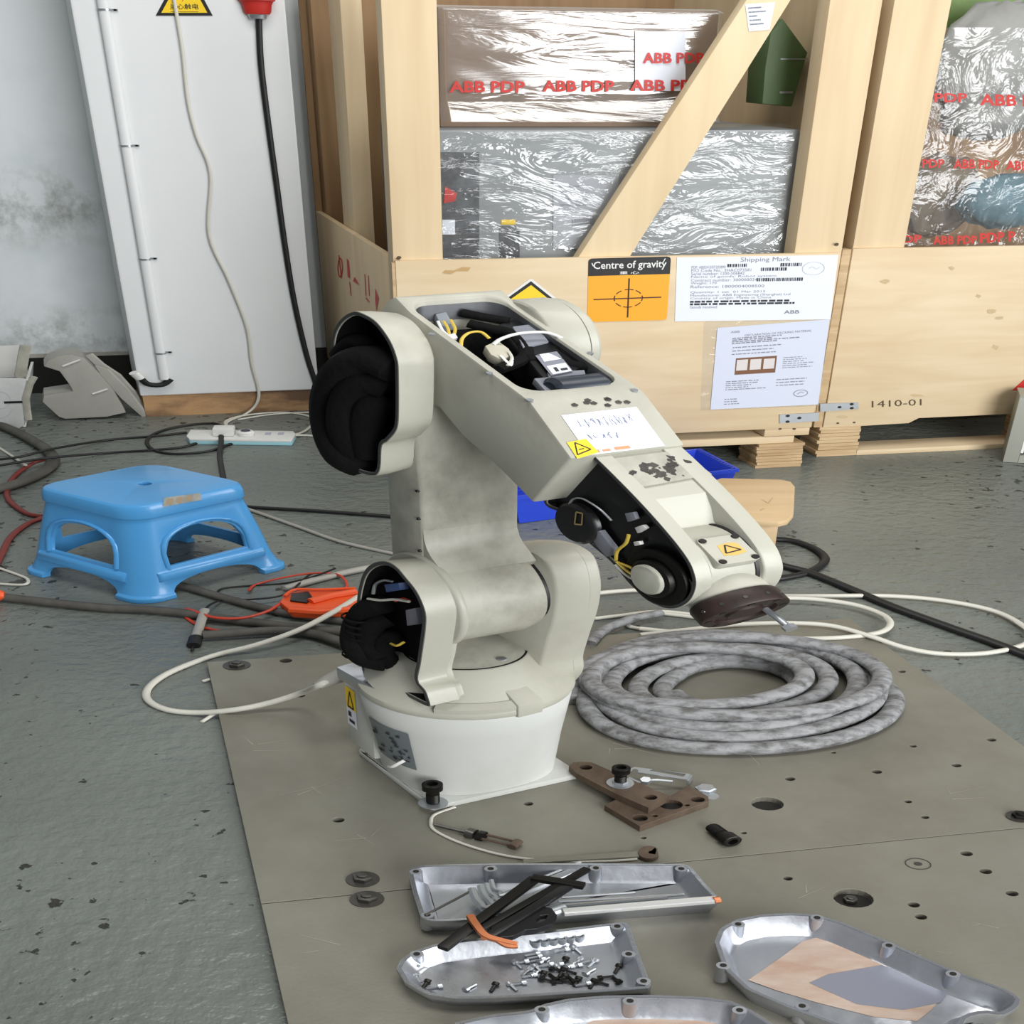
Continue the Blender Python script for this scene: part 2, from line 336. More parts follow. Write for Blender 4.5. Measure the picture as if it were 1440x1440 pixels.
MT['film_tight'] = film_mat('tight_film', .13, (1.0, 4, 9), strength=.20, rough=.12, rot=.03)
MT['bag'] = film_mat('clear_bag', .05, (4, 4, 4), strength=.9, rough=.1)
MT['teal'] = mat('teal_wrap', (104, 142, 156), .5, var=.6, vscale=8)
MT['greywrap'] = mat('grey_wrap', (170, 170, 166), .45, var=.6, vscale=5, rgb2=(126, 124, 118))
MT['meter'] = mat('orange_rubber', (232, 88, 36), .42)
MT['redwire'] = mat('red_wire', (196, 66, 44), .45)
MT['maroon'] = mat('maroon_cable', (122, 46, 40), .5)
MT['yellowwire'] = mat('yellow_wire', (206, 178, 70), .45)
MT['copper'] = mat('copper', (196, 122, 82), .35, metal=.6)
MT['stool_wood'] = wood_mat('stool_wood', (222, 196, 156), (202, 172, 128), 'X')
MT['cover_grey'] = mat('cover_grey', (168, 166, 158), .45, var=.3, vscale=6)
MT['cabinet_paint'] = mat('cabinet_paint', (150, 150, 140), .45)
MT['pale_blue'] = mat('pale_blue_plastic', (158, 206, 216), .4)
MT['pinkrust'] = mat('pink_stain', (198, 180, 166), .5, metal=.1, var=.9, vscale=9, rgb2=(174, 138, 116), stretch=(1, 5, 1))
MT['dirt'] = mat('black_grease', (40, 38, 34), .55, var=.6, vscale=60, rgb2=(90, 86, 78))
# ------------------------------------------------------------------ the room
W0 = Fr(P(203, 587), math.radians(15.0))           # column front, u to the right, v into the wall
ul, ur = -.0, W0.loc(P(450, 575))[0]
WALLV = .34
m = M().box(Fr((0, 0, 0), 0), -5, 5, -2.5, 7, -.05, 0); make('floor', m, MT['floor'], flat=True, kind='structure')
zl = W0.pv(100, 500, WALLV)[1]
m = M().box(W0, -4, 5, WALLV, WALLV + .1, zl, 3.2); wl = make('wall_back', m, MT['wall'], flat=True, kind='structure')
m = M().box(W0, -4, 5, WALLV - .008, WALLV + .1, 0, zl - .002); make('baseboard_back', m, MT['black_skirt'], flat=True, kind='structure')
m = M().box(W0, -4, -.001, WALLV - .012, WALLV, zl - .001, zl + .012); u_, z_ = W0.pv(40, 290, WALLV); wall_stain(MT['wall'], T(W0(u_, WALLV, z_)), (.75, .5, .16), (146, 150, 146))
u_, z_ = W0.pv(110, 470, WALLV); wall_stain(MT['wall'], T(W0(u_, WALLV, z_)), (.8, .5, .12), (150, 152, 150))
make('trim_1', m, MT['plaster_edge'], flat=True, kind='structure')
m = M().box(W0, 0, ur, 0, WALLV, .085, 3.2); make('trim_2', m, MT['column'], flat=True, kind='structure', bevel=.004)
m = M()
rows = []
for k in range(9):
    rows.append([])
m.box(W0, .004, ur - .002, .006, WALLV, 0, .085); make('baseboard_column', m, MT['brown_base'], flat=True, kind='structure')
# ------------------------------------------------------------------ crates
YAW = math.radians(14)
C1 = Fr(P(1062, 659), YAW); C2 = Fr(P(1147, 643), YAW)
def px_poly(F, v, pts): return [F(u, v, w) for u, w in (F.pv(x, y, v) for x, y in pts)]
def screw_dots(m, F, v, pts, r=.004):
    for x, y in pts:
        u, w = F.pv(x, y, v); m.cyl(F(u, v + .002, w), F(u, v - .0012, w), r, n=10)
def ply_block(F, u0, u1, v0, v1, z0, z1, n, parent, name='block'):
    m = M(); h = (z1 - z0) / n
    for k in range(n):
        o = random.uniform(-.0025, .0025); m.box(F, u0 + o, u1 + o * .6, v0 + random.uniform(-.002, .002), v1, z0 + k * h + .0006, z0 + (k + 1) * h - .0006)
    return make(name, m, MT['ply_end'], parent, flat=True, kind='stuff')
c1 = thing('wooden_crate', C1(-.3, .3, 0), 'open-framed pale plywood crate behind the robot arm, with orange sign and diagonal brace', 'crate', 'shipping crates against the wall')
uL, zT = C1.pv(556, 367, 0); uR = C1.pv(1181, 355, 0)[0]; zB = .141
DB, _ = C1.pu(446, 301, uL); DB += .015
make('front_board', M().box(C1, uL, uR, 0, .012, zB, zT), MT['ply'], c1, bevel=.0012)
def post(F, parent, x0, x1, y, v0, v1, z0, z1):
    a, b = F.pv(x0, y, v0)[0], F.pv(x1, y, v0)[0]
    return make('post', M().box(F, a, b, v0, v1, z0, z1), MT['plyZ'], parent, bevel=.0015)
post(C1, c1, 553, 623, 366, .012, .06, .16, 1.5); post(C1, c1, 1118, 1184, 352, .012, .06, .16, 1.5)
br = [C1.pv(x, y, .012) for x, y in ((812, 364), (884, 364), (1112, 0), (1050, 0))]
def ext(a, b, k): return (a[0] + (b[0] - a[0]) * k, a[1] + (b[1] - a[1]) * k)
bp_ = [ext(br[3], br[0], 1.12), ext(br[2], br[1], 1.12), ext(br[1], br[2], 1.35), ext(br[0], br[3], 1.35)]
make('brace', M().prism([C1(u, .012, w) for u, w in bp_], C1.V * .03), wood_mat('plywood_brace', (232, 212, 176), (216, 192, 152), 'Z'), c1, bevel=.0012)
make('side_panel', M().box(C1, uL, uL + .012, .012, DB, zB, zT), MT['plyZ'], c1, bevel=.001)
make('edge_strip', M().box(C1, uL - .006, uL - .0005, .001, .012, zB, zT - .006), MT['ply_end'], c1)
sv = [C1.pu(x, 320, uL + .012)[0] for x in (483, 498)]
make('post', M().box(C1, uL + .013, uL + .05, min(sv), max(sv), .16, 1.5), MT['plyZ'], c1, bevel=.001)
make('post', M().box(C1, uL + .013, uL + .06, DB - .07, DB, .16, 1.5), MT['ply_shaded'], c1, bevel=.001)
make('back_panel', M().box(C1, uL, uR, DB, DB + .012, zB, 1.5), MT['ply_shaded'], c1)
make('side_panel', M().box(C1, uR - .012, uR, .06, DB, zB, 1.5), MT['plyZ'], c1)
make('deck_board', M().box(C1, uL + .02, uR - .03, .004, DB, .088, .112), MT['ply'], c1, bevel=.001)
make('stringer', M().box(C1, .01, uR - .002, .002, .12, .114, .14), MT['ply'], c1, bevel=.001)
make('stringer', M().box(C1, uL, uL + .12, .002, .12, .114, .14), MT['ply'], c1, bevel=.001)
b1 = C1.pv(1126, 656, 0)[0]
ply_block(C1, 0, b1, 0, .09, 0, .088, 8, c1)
ply_block(C1, uL + .03, uL + .03 + b1, 0, .09, 0, .088, 8, c1)
ply_block(C1, uL * .5, uL * .5 + b1, 0, .09, 0, .088, 8, c1)
m = M(); screw_dots(m, C1, 0, [(560, 364), (1177, 343), (1097, 603), (1117, 603)], .003); screw_dots(m, C1, .012, [(561, 362), (1176, 344)], .004); make('screw_hole', m, MT['knot'], c1, kind='stuff')
# --- prints on crate 1
q = quad_px(C1, -.0015, [(826, 453), (937.7, 450), (943.6, 360.5), (827.5, 363.6)])
sg = make('gravity_sign', q.poly(M(), rrect(0, 1, 0, 1, .05)), MT['orange'], c1, closed=False, label='orange and black centre of gravity sign on the crate board')
make('sign_header', q.poly(M(), [(0.0, .73), (1, .73)] + [tuple(p) for p in rrect(0, 1, 0, 1, .05)[:10]], .0004), MT['black'], sg, closed=False)
m = M(); q.text(m, 'Centre of gravity', .06, .95, .80, .95, .0008, .012); q.text(m, '重 心', .38, .62, .745, .79, .0008, .012)
q.line(m, [(.04, .93), (.06, .88)], .012, .0008); q.line(m, [(.93, .97), (.90, .9)], .012, .0008); make('lettering', m, MT['white'], sg, closed=False)
m = M(); q.line(m, [(.5, .06), (.5, .68)], .02, .0006); q.line(m, [(.07, .36), (.91, .37)], .018, .0006)
for a0 in (25, 115, 205, 295):
    q.line(m, [(.5 + .175 * math.cos(math.radians(a0 + t)), .365 + .14 * math.sin(math.radians(a0 + t))) for t in range(5, 41, 6)], .014, .0006)
    q.line(m, [(.5 + .175 * math.cos(math.radians(a0 + t)), .365 + .14 * math.sin(math.radians(a0 + t))) for t in range(45, 82, 6)], .014, .0006)
make('crosshair', m, mat('brown_ink', (72, 34, 10), .6), sg, closed=False)
def doc_lines(q, m, y0, y1, x0, x1, n, seed, hh=.012, fill=.8):
    r = random.Random(seed)
    for k in range(n):
        y = y1 + (y0 - y1) * k / max(n - 1, 1); x = x0; e = x0 + (x1 - x0) * r.uniform(.45, 1)
        while x < e:
            w = r.uniform(.012, .05); q.rect(m, x, min(x + w, e), y - hh / 2, y + hh / 2, .0005); x += w + r.uniform(.005, .012)
q = quad_px(C1, -.0015, [(949, 452), (1168, 449), (1179, 358.5), (952, 362)])
sh = make('shipping_label', q.rect(M(), 0, 1, 0, 1), MT['paper'], c1, closed=False, label='white shipping mark sheet taped to the crate board')
m = M(); q.text(m, 'Shipping Mark', .39, .70, .90, .985, .0006); q.text(m, 'ABB', .69, .79, .10, .155, .0006, .02)
make('lettering', m, MT['inkgrey'], sh, closed=False)
m = M()
for y, t, x1 in ((.845, 'PDP: AB0241507/203890', .30), (.795, 'P/O Code No.: 3HAC073581', .46), (.745, 'Serial number: 1200-506842', .42), (.695, 'Name of goods: Robot system', .62), (.645, 'Contract number: 3000000248 002', .58), (.595, 'Weight: 170', .25), (.545, 'Reference: 1800004008500', .55), (.455, 'Quantity: 1 set  01 Mar 2015', .56), (.405, 'Manufacturer: ABB Engineering (Shanghai) Ltd', .72), (.36, 'Country of origin: Made in China', .60), (.225, 'Goods received', .26)):
    q.text(m, t, .09, x1, y - .022, y + .022, .0006)
make('lettering', m, MT['inkgrey'], sh, closed=False)
m = M()
for y, x0, x1 in ((.865, .31, .43), (.80, .52, .68), (.64, .5, .78), (.865, .64, .77)):
    x = x0; r = random.Random(int(y * 100))
    while x < x1: w = r.uniform(.004, .012); q.rect(m, x, x + w, y - .025, y + .025, .0006); x += w + r.uniform(.003, .007)
for y, x1 in ((.31, .93), (.27, .86)): doc_lines(q, m, y, y, .09, x1, 1, int(y * 99), .03)
make('barcode', m, MT['ink'], sh, closed=False, kind='stuff')
m = M(); q.line(m, [(.85 + .07 * math.cos(t * .35), .80 + .10 * math.sin(t * .35)) for t in range(18)], .005, .0006, closed=True); q.line(m, [(.82, .8), (.84, .83), (.87, .79), (.89, .82)], .004, .0006); make('stamp', m, MT['inkfaint'], sh, closed=False)
q0 = quad_px(C1, -.0012, [(985, 577), (1152, 571), (1169, 446), (990, 452)])
q = quad_px(C1, -.0022, [(999, 576), (1150.5, 568.7), (1166.6, 449), (1009, 461)])
dc = make('document_sleeve', q0.rect(M(), 0, 1, 0, 1), film_mat('sleeve_film', .03, (8, 8, 8), strength=.3), c1, closed=False, label='clear sleeve holding a printed sheet')
make('printed_sheet', q.rect(M(), 0, 1, 0, 1), mat('sheet_paper', (206, 212, 228), .6), dc, closed=False)
m = M(); q.text(m, 'ABB', .12, .20, .925, .95, .0006); q.text(m, 'DECLARATION OF PACKING MATERIAL', .25, .85, .875, .90, .0006)
doc_lines(q, m, .80, .86, .14, .9, 4, 3, .012); doc_lines(q, m, .67, .75, .15, .9, 3, 4, .011)
doc_lines(q, m, .47, .59, .62, .92, 6, 8, .008); doc_lines(q, m, .24, .34, .12, .5, 5, 5, .01); doc_lines(q, m, .26, .33, .58, .9, 3, 6, .01); doc_lines(q, m, .06, .12, .12, .3, 3, 7, .01)
make('lettering', m, MT['inkgrey'], dc, closed=False)
pm = M(); q.rect(pm, .19, .56, .42, .62, .0006); make('photo', pm, mat('print_brown', (120, 82, 56), .6), dc, closed=False)
pm = M(); [q.rect(pm, .20 + k * .122, .30 + k * .122, .47, .60 - .004 * k, .0009) for k in range(3)]; make('photo', pm, mat('print_white', (212, 206, 204), .6), dc, closed=False)
m = M(); q.line(m, [(.82 + .065 * math.cos(t * .35), .15 + .04 * math.sin(t * .35)) for t in range(18)], .007, .0007, closed=True); q.line(m, [(.79, .14), (.82, .165), (.85, .155)], .006, .0007); make('stamp', m, MT['inkgrey'], dc, closed=False)
q = quad_px(C1, -.0015, [(676, 443), (808, 441), (808, 393), (676, 395)])
es = make('warning_triangle', q.poly(M(), [(-.02, -.02), (1.02, -.02), (.545, 1.03), (.52, 1.03)]), MT['white'], c1, closed=False, label='yellow static warning triangle behind the robot elbow')
make('border', q.poly(M(), [(.03, .0), (.97, .0), (.532, .97)], .0004), MT['black'], es, closed=False)
make('panel', q.poly(M(), [(.10, .05), (.90, .05), (.532, .86)], .0008), MT['yellow'], es, closed=False)
m = M(); q.line(m, [(.42, .34), (.44, .42), (.63, .42), (.62, .34), (.42, .34)], .03, .0012, 1.6); q.line(m, [(.40, .22), (.65, .45)], .02, .0012, 1.6); make('symbol', m, MT['black'], es, closed=False)
def bracket(F, par, pts, dots):
    q = quad_px(F, -.002, pts); m = M().loft([[q.at(x, y, -.0015) for x, y in ((0, 0), (1, 0), (1, 1), (0, 1))], [q.at(x, y, .002) for x, y in ((0, 0), (1, 0), (1, 1), (0, 1))]])
    b = make('bracket', m, MT['zinc'], par, label='zinc steel corner bracket'); d = M()
    for x, y in dots: d.cyl(q.at(x, y, .0015), q.at(x, y, .0028), .0042, n=10)
    make('screw_hole', d, MT['hole'], b, kind='stuff')
bracket(C1, c1, [(1096, 595), (1150, 592), (1151.5, 580), (1096, 583)], [(.2, .15), (.2, .82), (.5, .5)])
bracket(C1, c1, [(590, 619), (632, 617), (632, 602), (590, 604)], [(.42, .2), (.42, .75)])
# stain and red stencil marks
q = quad_px(C1, -.001, [(622, 386), (662, 384), (662, 374), (622, 376)])
m = M(); q.poly(m, [(0, .2), (.1, .6), (.4, .5), (.7, .9), (1, .8), (.9, .3), (.5, .4), (.3, 0)]); make('stain', m, mat('glue_stain', (190, 156, 104), .6), c1, closed=False)
def side_quad(u, pts):
    r = []
    for x, y in pts: v, w = C1.pu(x, y, u); r.append(C1(u, v, w))
    return Quad(*r)
q = side_quad(uL - .001, [(470, 440), (545, 440), (545, 340), (470, 340)])
m = M(); q.line(m, [(.13 + .05 * math.cos(t * .5), .65 + .13 * math.sin(t * .5)) for t in range(12)], .02, 0, closed=True); q.line(m, [(.1, .82), (.16, .5)], .02)
q.poly(m, [(.27, .78), (.31, .74), (.34, .5), (.29, .52)]); q.line(m, [(.33, .45), (.36, .25)], .014); q.poly(m, [(.43, .52), (.52, .40), (.40, .46)]); q.line(m, [(.62, .56), (.64, .25)], .012); q.line(m, [(.68, .54), (.7, .25)], .012)
q.poly(m, [(.80, .36), (.86, .22), (.82, .02), (.80, .2)]); q.line(m, [(.64, .22), (.70, .16)], .02)
make('stencil_mark', m, MT['red'], c1, closed=False, kind='stuff')
q = quad_px(C1, .0105, [(1053, 44), (1082, 42), (1090, 3), (1048, 6)])
lb = make('paper_label', q.rect(M(), 0, 1, 0, 1), MT['paper'], c1, closed=False); m = M(); doc_lines(q, m, .25, .85, .08, .75, 5, 12, .05); make('lettering', m, MT['inkgrey'], lb, closed=False)
# --- crate 2
c2 = thing('wooden_crate', C2(.4, .3, 0), 'pale plywood crate at right stencilled 1410-01, holding bagged parts', 'crate', 'shipping crates against the wall')
a0 = C2.pv(1200, 350, 0)[0]; z2 = .709; b0, zb0 = C2.pv(1212, 600, 0); bs = C2.pv(1278, 595, 0); bt = C2.pv(1292, 588, 0)
uE = a0 + .95
bd = [(0.0, .112), (bs[0], bs[1]), (bt[0], bt[1]), (uE, bt[1] + .002), (uE, z2), (a0, z2), (.0, .5)]
bd = [(a0, zb0), (bs[0], bs[1]), (bt[0], bt[1]), (uE, bt[1] + .004), (uE, z2), (a0, z2)]
make('front_board', M().prism([C2(u, 0, w) for u, w in bd], C2.V * .012), MT['ply'], c2, bevel=.001)
make('edge_strip', M().box(C2, a0 - .018, a0 - .001, .004, .03, .11, z2 - .002), MT['ply_end'], c2, bevel=.001)
make('edge_strip', M().box(C2, a0 - .032, a0 - .02, .01, .03, .11, z2 - .004), MT['ply'], c2, bevel=.001)
post(C2, c2, 1200, 1272, 346, .012, .06, .16, 1.5)
make('side_panel', M().box(C2, a0 - .012, a0, .06, .7, .112, 1.5), MT['ply_shaded'], c2)
make('back_panel', M().box(C2, a0, uE, .7, .712, .14, 1.5), MT['ply_shaded'], c2)
make('deck_board', M().box(C2, a0, uE, .25, .7, .112, .13), MT['ply'], c2)
b2 = C2.pv(1203, 643, 0)[0]
ply_block(C2, 0, b2, 0, .09, .0, .112, 9, c2)
ply_block(C2, .45, .45 + b2, .02, .09, .018, .112, 8, c2)
make('skid', M().box(C2, b2 + .001, uE, .0, .08, 0, .018), MT['ply'], c2, bevel=.001)
make('skid', M().box(C2, b2 + .001, uE, .5, .58, 0, .018), MT['ply'], c2, bevel=.001)
bracket(C2, c2, [(1153, 579), (1206.7, 574.7), (1206.7, 565.8), (1153, 567.5)], [(.5, .45), (.82, .2), (.82, .8)])
m = M(); screw_dots(m, C2, 0, [(1178, 595), (1201, 594)], .003); make('screw_hole', m, MT['knot'], c2, kind='stuff')
q = quad_px(C2, -.001, [(1226, 573), (1296, 570), (1296, 561), (1226, 564)]); m = M(); q.text(m, '1410-01', 0, 1, 0, 1); make('stencil_lettering', m, MT['knot'], c2, closed=False)
smm = mat('wood_smudge', (196, 172, 134), .7); rr = random.Random(5)
for x, y, w, h in ((1245, 396, 8, 4), (1394, 437, 10, 4), (1405, 447, 9, 3), (1400, 488, 7, 4), (1338, 377, 5, 3), (1376, 416, 5, 3), (1290, 556, 14, 2), (1184, 586, 9, 3)):
    m = M(); q = quad_px(C2, -.001, [(x - w, y + h), (x + w, y + h), (x + w, y - h), (x - w, y - h)]); q.poly(m, [(.5 + .5 * rr.uniform(.5, 1) * math.cos(t * .7), .5 + .5 * rr.uniform(.5, 1) * math.sin(t * .7)) for t in range(9)]); make('smudge', m, smm, c2, closed=False)
q = quad_px(C2, -.001, [(1423, 549), (1442, 549), (1442, 532), (1423, 532)]); make('red_triangle', q.poly(M(), [(0, 0), (1, 0), (1, 1)]), MT['red'], c2, closed=False, label='small red triangular sticker')
# --- goods inside crate 1
VL, VU = .085, .16
lu0 = C1.pv(606, 300, VL)[0]; lu1 = C1.pv(1113, 300, VL)[0]; lz = C1.pv(800, 182, VL)[1]
uu0 = C1.pv(617, 90, VU)[0]; uu1 = C1.pv(1005, 90, VU)[0]; uz0 = C1.pv(800, 146, VU)[1]; uz1 = C1.pv(800, 12, VU)[1]
wc = thing('wrapped_controller', C1((lu0 + lu1) / 2, .3, .16), 'grey control cabinet wrapped in stretch film inside the left crate', 'machine')
make('cabinet', M().box(C1, lu0, lu1, VL, .55, .15, lz), MT['cab_grey'], wc, bevel=.012)
def cab(name, mt, pts, v=VL - .002, d=.004): return make(name, M().prism(px_poly(C1, v, pts), C1.V * d), mt, wc, bevel=.0008)
cab('control_panel', MT['cab_dark'], [(618, 362), (674, 362), (674, 214), (618, 214)])
cab('module', MT['cab_dark'], [(702, 362), (731, 362), (731, 318), (702, 318)])
cab('label', MT['yellow'], [(705, 316), (725, 316), (725, 309), (705, 309)])
cab('label', MT['paper'], [(622, 330), (640, 330), (640, 309), (622, 309)], VL - .005, .002)
cab('rotary_switch', MT['red'], [(624, 286), (640, 283), (643, 272), (626, 262)], VL - .006, .004)
lq = quad_px(C1, VL - .003, [(778, 350), (870, 350), (870, 246), (778, 246)])
pl = make('document', lq.rect(M(), 0, 1, 0, 1), mat('dull_paper', (176, 178, 184), .7), wc, closed=False); m = M(); x = .28; rr = random.Random(2)
while x < .62: w = rr.uniform(.008, .02); lq.rect(m, x, x + w, .32, .43, .0006); x += w + rr.uniform(.008, .014)
doc_lines(lq, m, .6, .85, .1, .9, 4, 21, .02); make('lettering', m, MT['inkgrey'], pl, closed=False)
bx = thing('wrapped_carton', C1((uu0 + uu1) / 2, .3, uz0), 'brown carton in shiny stretch film with red tape print, on the wrapped cabinet', 'carton')
make('carton', M().box(C1, uu0, uu1, VU, .5, lz + .002, uz1), MT['cardboard'], bx, bevel=.004)
def wrinkle(F, prof, u0, u1, n, amp, seed, fu=2.5, fw=14, cap=0.0):
    """film sheet: profile of (v, w) swept along u and creased lengthwise"""
    rows = []
    pr = resample([Vector(p) for p in prof] + [Vector(p) for p in reversed(prof)], 2 * len(prof) * 12)[:len(prof) * 12]
    for i, p in enumerate(pr):
        row = []
        for j in range(n + 1):
            u = u0 + (u1 - u0) * j / n
            a = mnoise.noise(V3(u * fu + seed, p.y * fw + p.x * fw, seed * 1.7)); b = mnoise.noise(V3(u * 11 + seed, p.y * 26 + u * 9, seed))
            d = (a + .45 * b) * amp; e = min(j, n - j) / n; row.append(F(u, p.x - d - amp + (.02 * (1 - e / .03) ** 2 if e < .03 else 0), p.y + d * .3))
        rows.append(row)
    return M().grid(rows)
make('stretch_film', wrinkle(C1, [(VL - .004, .6), (VL - .004, lz - .02), (VL + .008, lz + .006)], lu0 - .006, lu1 + .01, 150, .0035, 3), MT['film'], wc, closed=False, angle=180)
make('stretch_film', wrinkle(C1, [(VL + .03, lz + .018), (VU - .012, uz0 + .008), (VU - .006, uz0 + .03), (VU - .006, uz1 - .005), (VU + .03, uz1 + .006)], uu0 - .004, uu1 + .012, 150, .0030, 8), MT['film_tight'], bx, closed=False, angle=180)
make('stretch_film', wrinkle(C1, [(VL + .008, lz + .005), (VL + .03, lz + .008), (VU - .022, lz + .012)], lu0, lu1, 60, .003, 5), MT['film'], wc, closed=False, angle=180)
def tape_text(F, v, x0, x1, y0, y1, txt, par, sl=0):
    q = quad_px(F, v, [(x0, y1), (x1, y1 + sl), (x1, y0 + sl), (x0, y0)]); m = M(); q.text(m, txt, 0, 1, 0, 1, 0, .03); return make('tape_lettering', m, MT['red'], par, closed=False)
for x0, x1, y0, y1, t in ((632, 738, 114, 130, 'ABB PDP'), (763, 864, 113, 129, 'ABB PDP'), (886, 990, 112, 128, 'ABB PDP'), (904, 990, 74, 89, 'ABB PDP')): tape_text(C1, VU - .018, x0, x1, y0, y1, t, bx)
lq = quad_px(C1, VU - .014, [(893, 128), (964, 128), (964, 44), (893, 44)]); make('label', lq.rect(M(), 0, 1, 0, 1), MT['paper'], bx, closed=False)
gp = thing('green_card_box', C1(*[(lambda a: (a[0], .2, a[1]))(C1.pv(1105, 148, .2))][0]), 'folded green card box behind the diagonal brace', 'box')
gm = px_poly(C1, .2, [(1101, 26), (1136, 74), (1114, 150), (1072, 146), (1076, 96), (1084, 46)])
make('card_body', M().prism(gm, C1.V * .08), MT['green'], gp, bevel=.003)
m = M(); q = quad_px(C1, .198, [(1074, 148), (1140, 148), (1140, 26), (1074, 26)]); q.rect(m, .36, .95, .535, .55); q.rect(m, .34, .62, .14, .165); make('pale_band', m, MT['zinc'], gp, closed=False)
st = C1.pv(1118, 150, .18)
# film bag tail at the left side of crate 1
m = wrinkle(C1, [(.10, .74), (.11, 1.1), (.12, 1.35)], uL + .03, lu0 - .012, 12, .012, 4, 6, 9); ft = thing('film_sheet', C1((uL + lu0) / 2, .1, .72), 'cloudy hanging film sheet inside the left side of the crate', 'film'); make('stretch_film', m, mat('cloudy_film', (150, 158, 160), .35, var=.6, vscale=18, rgb2=(196, 204, 206)), ft, closed=False, angle=180)
# --- goods inside crate 2
def blob(name, c, r, mt, par, seed, amp=.14, n=28, fq=3.0):
    m = M(); rings = []
    for i in range(n // 2 + 1):
        th = math.pi * i / (n // 2); ring = []
        for j in range(n):
            ph = 2 * math.pi * j / n; d = V3(math.sin(th) * math.cos(ph), math.sin(th) * math.sin(ph), math.cos(th)); k = 1 + amp * mnoise.noise(d * fq + V3(seed, 0, 0)) + amp * .5 * mnoise.noise(d * fq * 2.7 + V3(0, seed, 0))
            ring.append(V3(*c) + C2.U * d.x * r[0] * k + C2.V * d.y * r[1] * k + C2.W * d.z * r[2] * k)
        rings.append(ring)
    m.loft(rings); return make(name, m, mt, par, angle=70)
def c2p(x, y, v): u, w = C2.pv(x, y, v); return C2(u, v, w)
bg = thing('bagged_machine_part', c2p(1400, 330, .25), 'grey bagged machine part sealed with red printed tape, in the right crate', 'bag')
blob('grey_casting', c2p(1398, 95, .28), (.115, .11, .185), MT['greywrap'], bg, 3)
blob('grey_casting', c2p(1385, 165, .2), (.075, .09, .07), MT['greywrap'], bg, 5, .22)
cb = thing('cardboard_wrap', c2p(1320, 345, .25), 'crumpled brown cardboard wrap low in the right crate', 'cardboard')
blob('brown_paper', c2p(1322, 275, .27), (.075, .075, .13), mat('brown_paper', (142, 126, 104), .6, var=.6, vscale=7), cb, 9, .2, fq=2)
tl = thing('blue_wrapped_bundle', c2p(1410, 345, .25), 'pale blue film-wrapped bundle low in the right crate', 'bundle')
blob('bundle', c2p(1412, 283, .115), (.088, .055, .085), MT['teal'], tl, 14, .16)
gs = thing('green_sheet', c2p(1400, 0, .4), 'green printed sheet behind the bagged part in the right crate', 'sheet')
make('sheet', M().prism(px_poly(C2, .42, [(1290, 40), (1460, 40), (1460, -60), (1290, -60)]), C2.V * .01), MT['lime'], gs)
be = C2.pv(1200, 300, .07)[0]
make('clear_bag', wrinkle(C2, [(.07, .68), (.065, 1.0), (.09, 1.35)], be + .09, be + .42, 60, .012, 12, 5, 6), MT['bag'], bg, closed=False, angle=180)
for x0, x1, y0, y1, t, s in ((1314, 1360, 131, 144, 'PDP', 0), (1378, 1452, 132, 148, 'ABB P', 2), (1297, 1328, 224, 236, 'PDP', 0), (1341, 1405, 224, 237, 'ABB PDP', 1), (1415, 1480, 226, 239, 'ABB PDP', 1), (1270, 1296, 331, 342, 'DP', -1), (1312, 1374, 332, 344, 'ABB PDP', -1), (1378, 1428, 328, 342, 'PDP P', -3)): tape_text(C2, .045, x0, x1, y0, y1, t, bg, s)
# ------------------------------------------------------------------ things on the column and wall
cq = lambda pts, v=-.001: quad_px(W0, v, pts)
q = cq([(219, 22), (299, 22), (290, -46), (228, -46)])
hs = thing('high_voltage_sign', q.at(.5, 0), 'yellow triangular electric shock warning sign on the white column', 'sign')
make('plate', M().loft([[q.at(x, y, h) for x, y in ((0, 0), (1, 0), (.53, 1.05), (.47, 1.05))] for h in (0, .0015)]), MT['black'], hs)
make('panel', q.poly(M(), [(.09, .06), (.91, .06), (.5, .93)], .002), MT['yellow'], hs, closed=False)
m = M(); q.text(m, '当心触电', .24, .76, .13, .25, .0025, .01); q.rect(m, .25, .75, .075, .085, .0025); make('lettering', m, MT['black'], hs, closed=False)
m = M(); q.poly(m, [(.5, .62), (.42, .44), (.49, .44), (.45, .28), (.58, .48), (.51, .48), (.55, .62)], .0025); make('lightning_bolt', m, MT['red'], hs, closed=False)
def wp(x, y, v=-.012): u, w = W0.pv(x, y, v); return W0(u, v, w)
pl_ = thing('wall_conduit', wp(243, 540), 'white round conduit pipe running down the left edge of the column', 'pipe')
pr = .0105; pts = [wp(161 + (243 - 161) * t / 10 - 7, -60 + 597 * t / 10, -pr) for t in (0, 10)]
ax = W0.pv(232, 536, -pr)[0]
make('pipe', M().cyl(W0(ax, -pr - .001, W0.pv(232, 533, -pr)[1]), W0(ax, -pr - .001, 2.2), pr, n=16), MT['column'], pl_)
for x, y in ((168, 14), (198, 205), (220, 364), (240, 496)):
    z = W0.pv(x, y, -pr)[1]; m = M().cyl(W0(ax, -pr - .001, z - .003), W0(ax, -pr - .001, z + .003), pr + .0012, n=16).box(W0, ax + pr - .001, ax + pr + .014, -.004, -.0005, z - .003, z + .003)
    make('clip', m, MT['zinc'], pl_); make('screw', M().cyl(W0(ax + pr + .009, -.004, z), W0(ax + pr + .009, -.007, z), .003, n=8), MT['bolt_dark'], pl_)
def cable(name, pts, r, mt, label, cat, group=None, n=8, per=6, base=None):
    o = thing(name, base or pts[len(pts) // 2], label, cat, group); make('cable', M().tube(crom(pts, per), r, n), mt, o, angle=70); return o
fc = lambda pts, r, lift=0.0: [P(x, y, r + .0005 + (z[0] if z else lift)) for x, y, *z in pts]
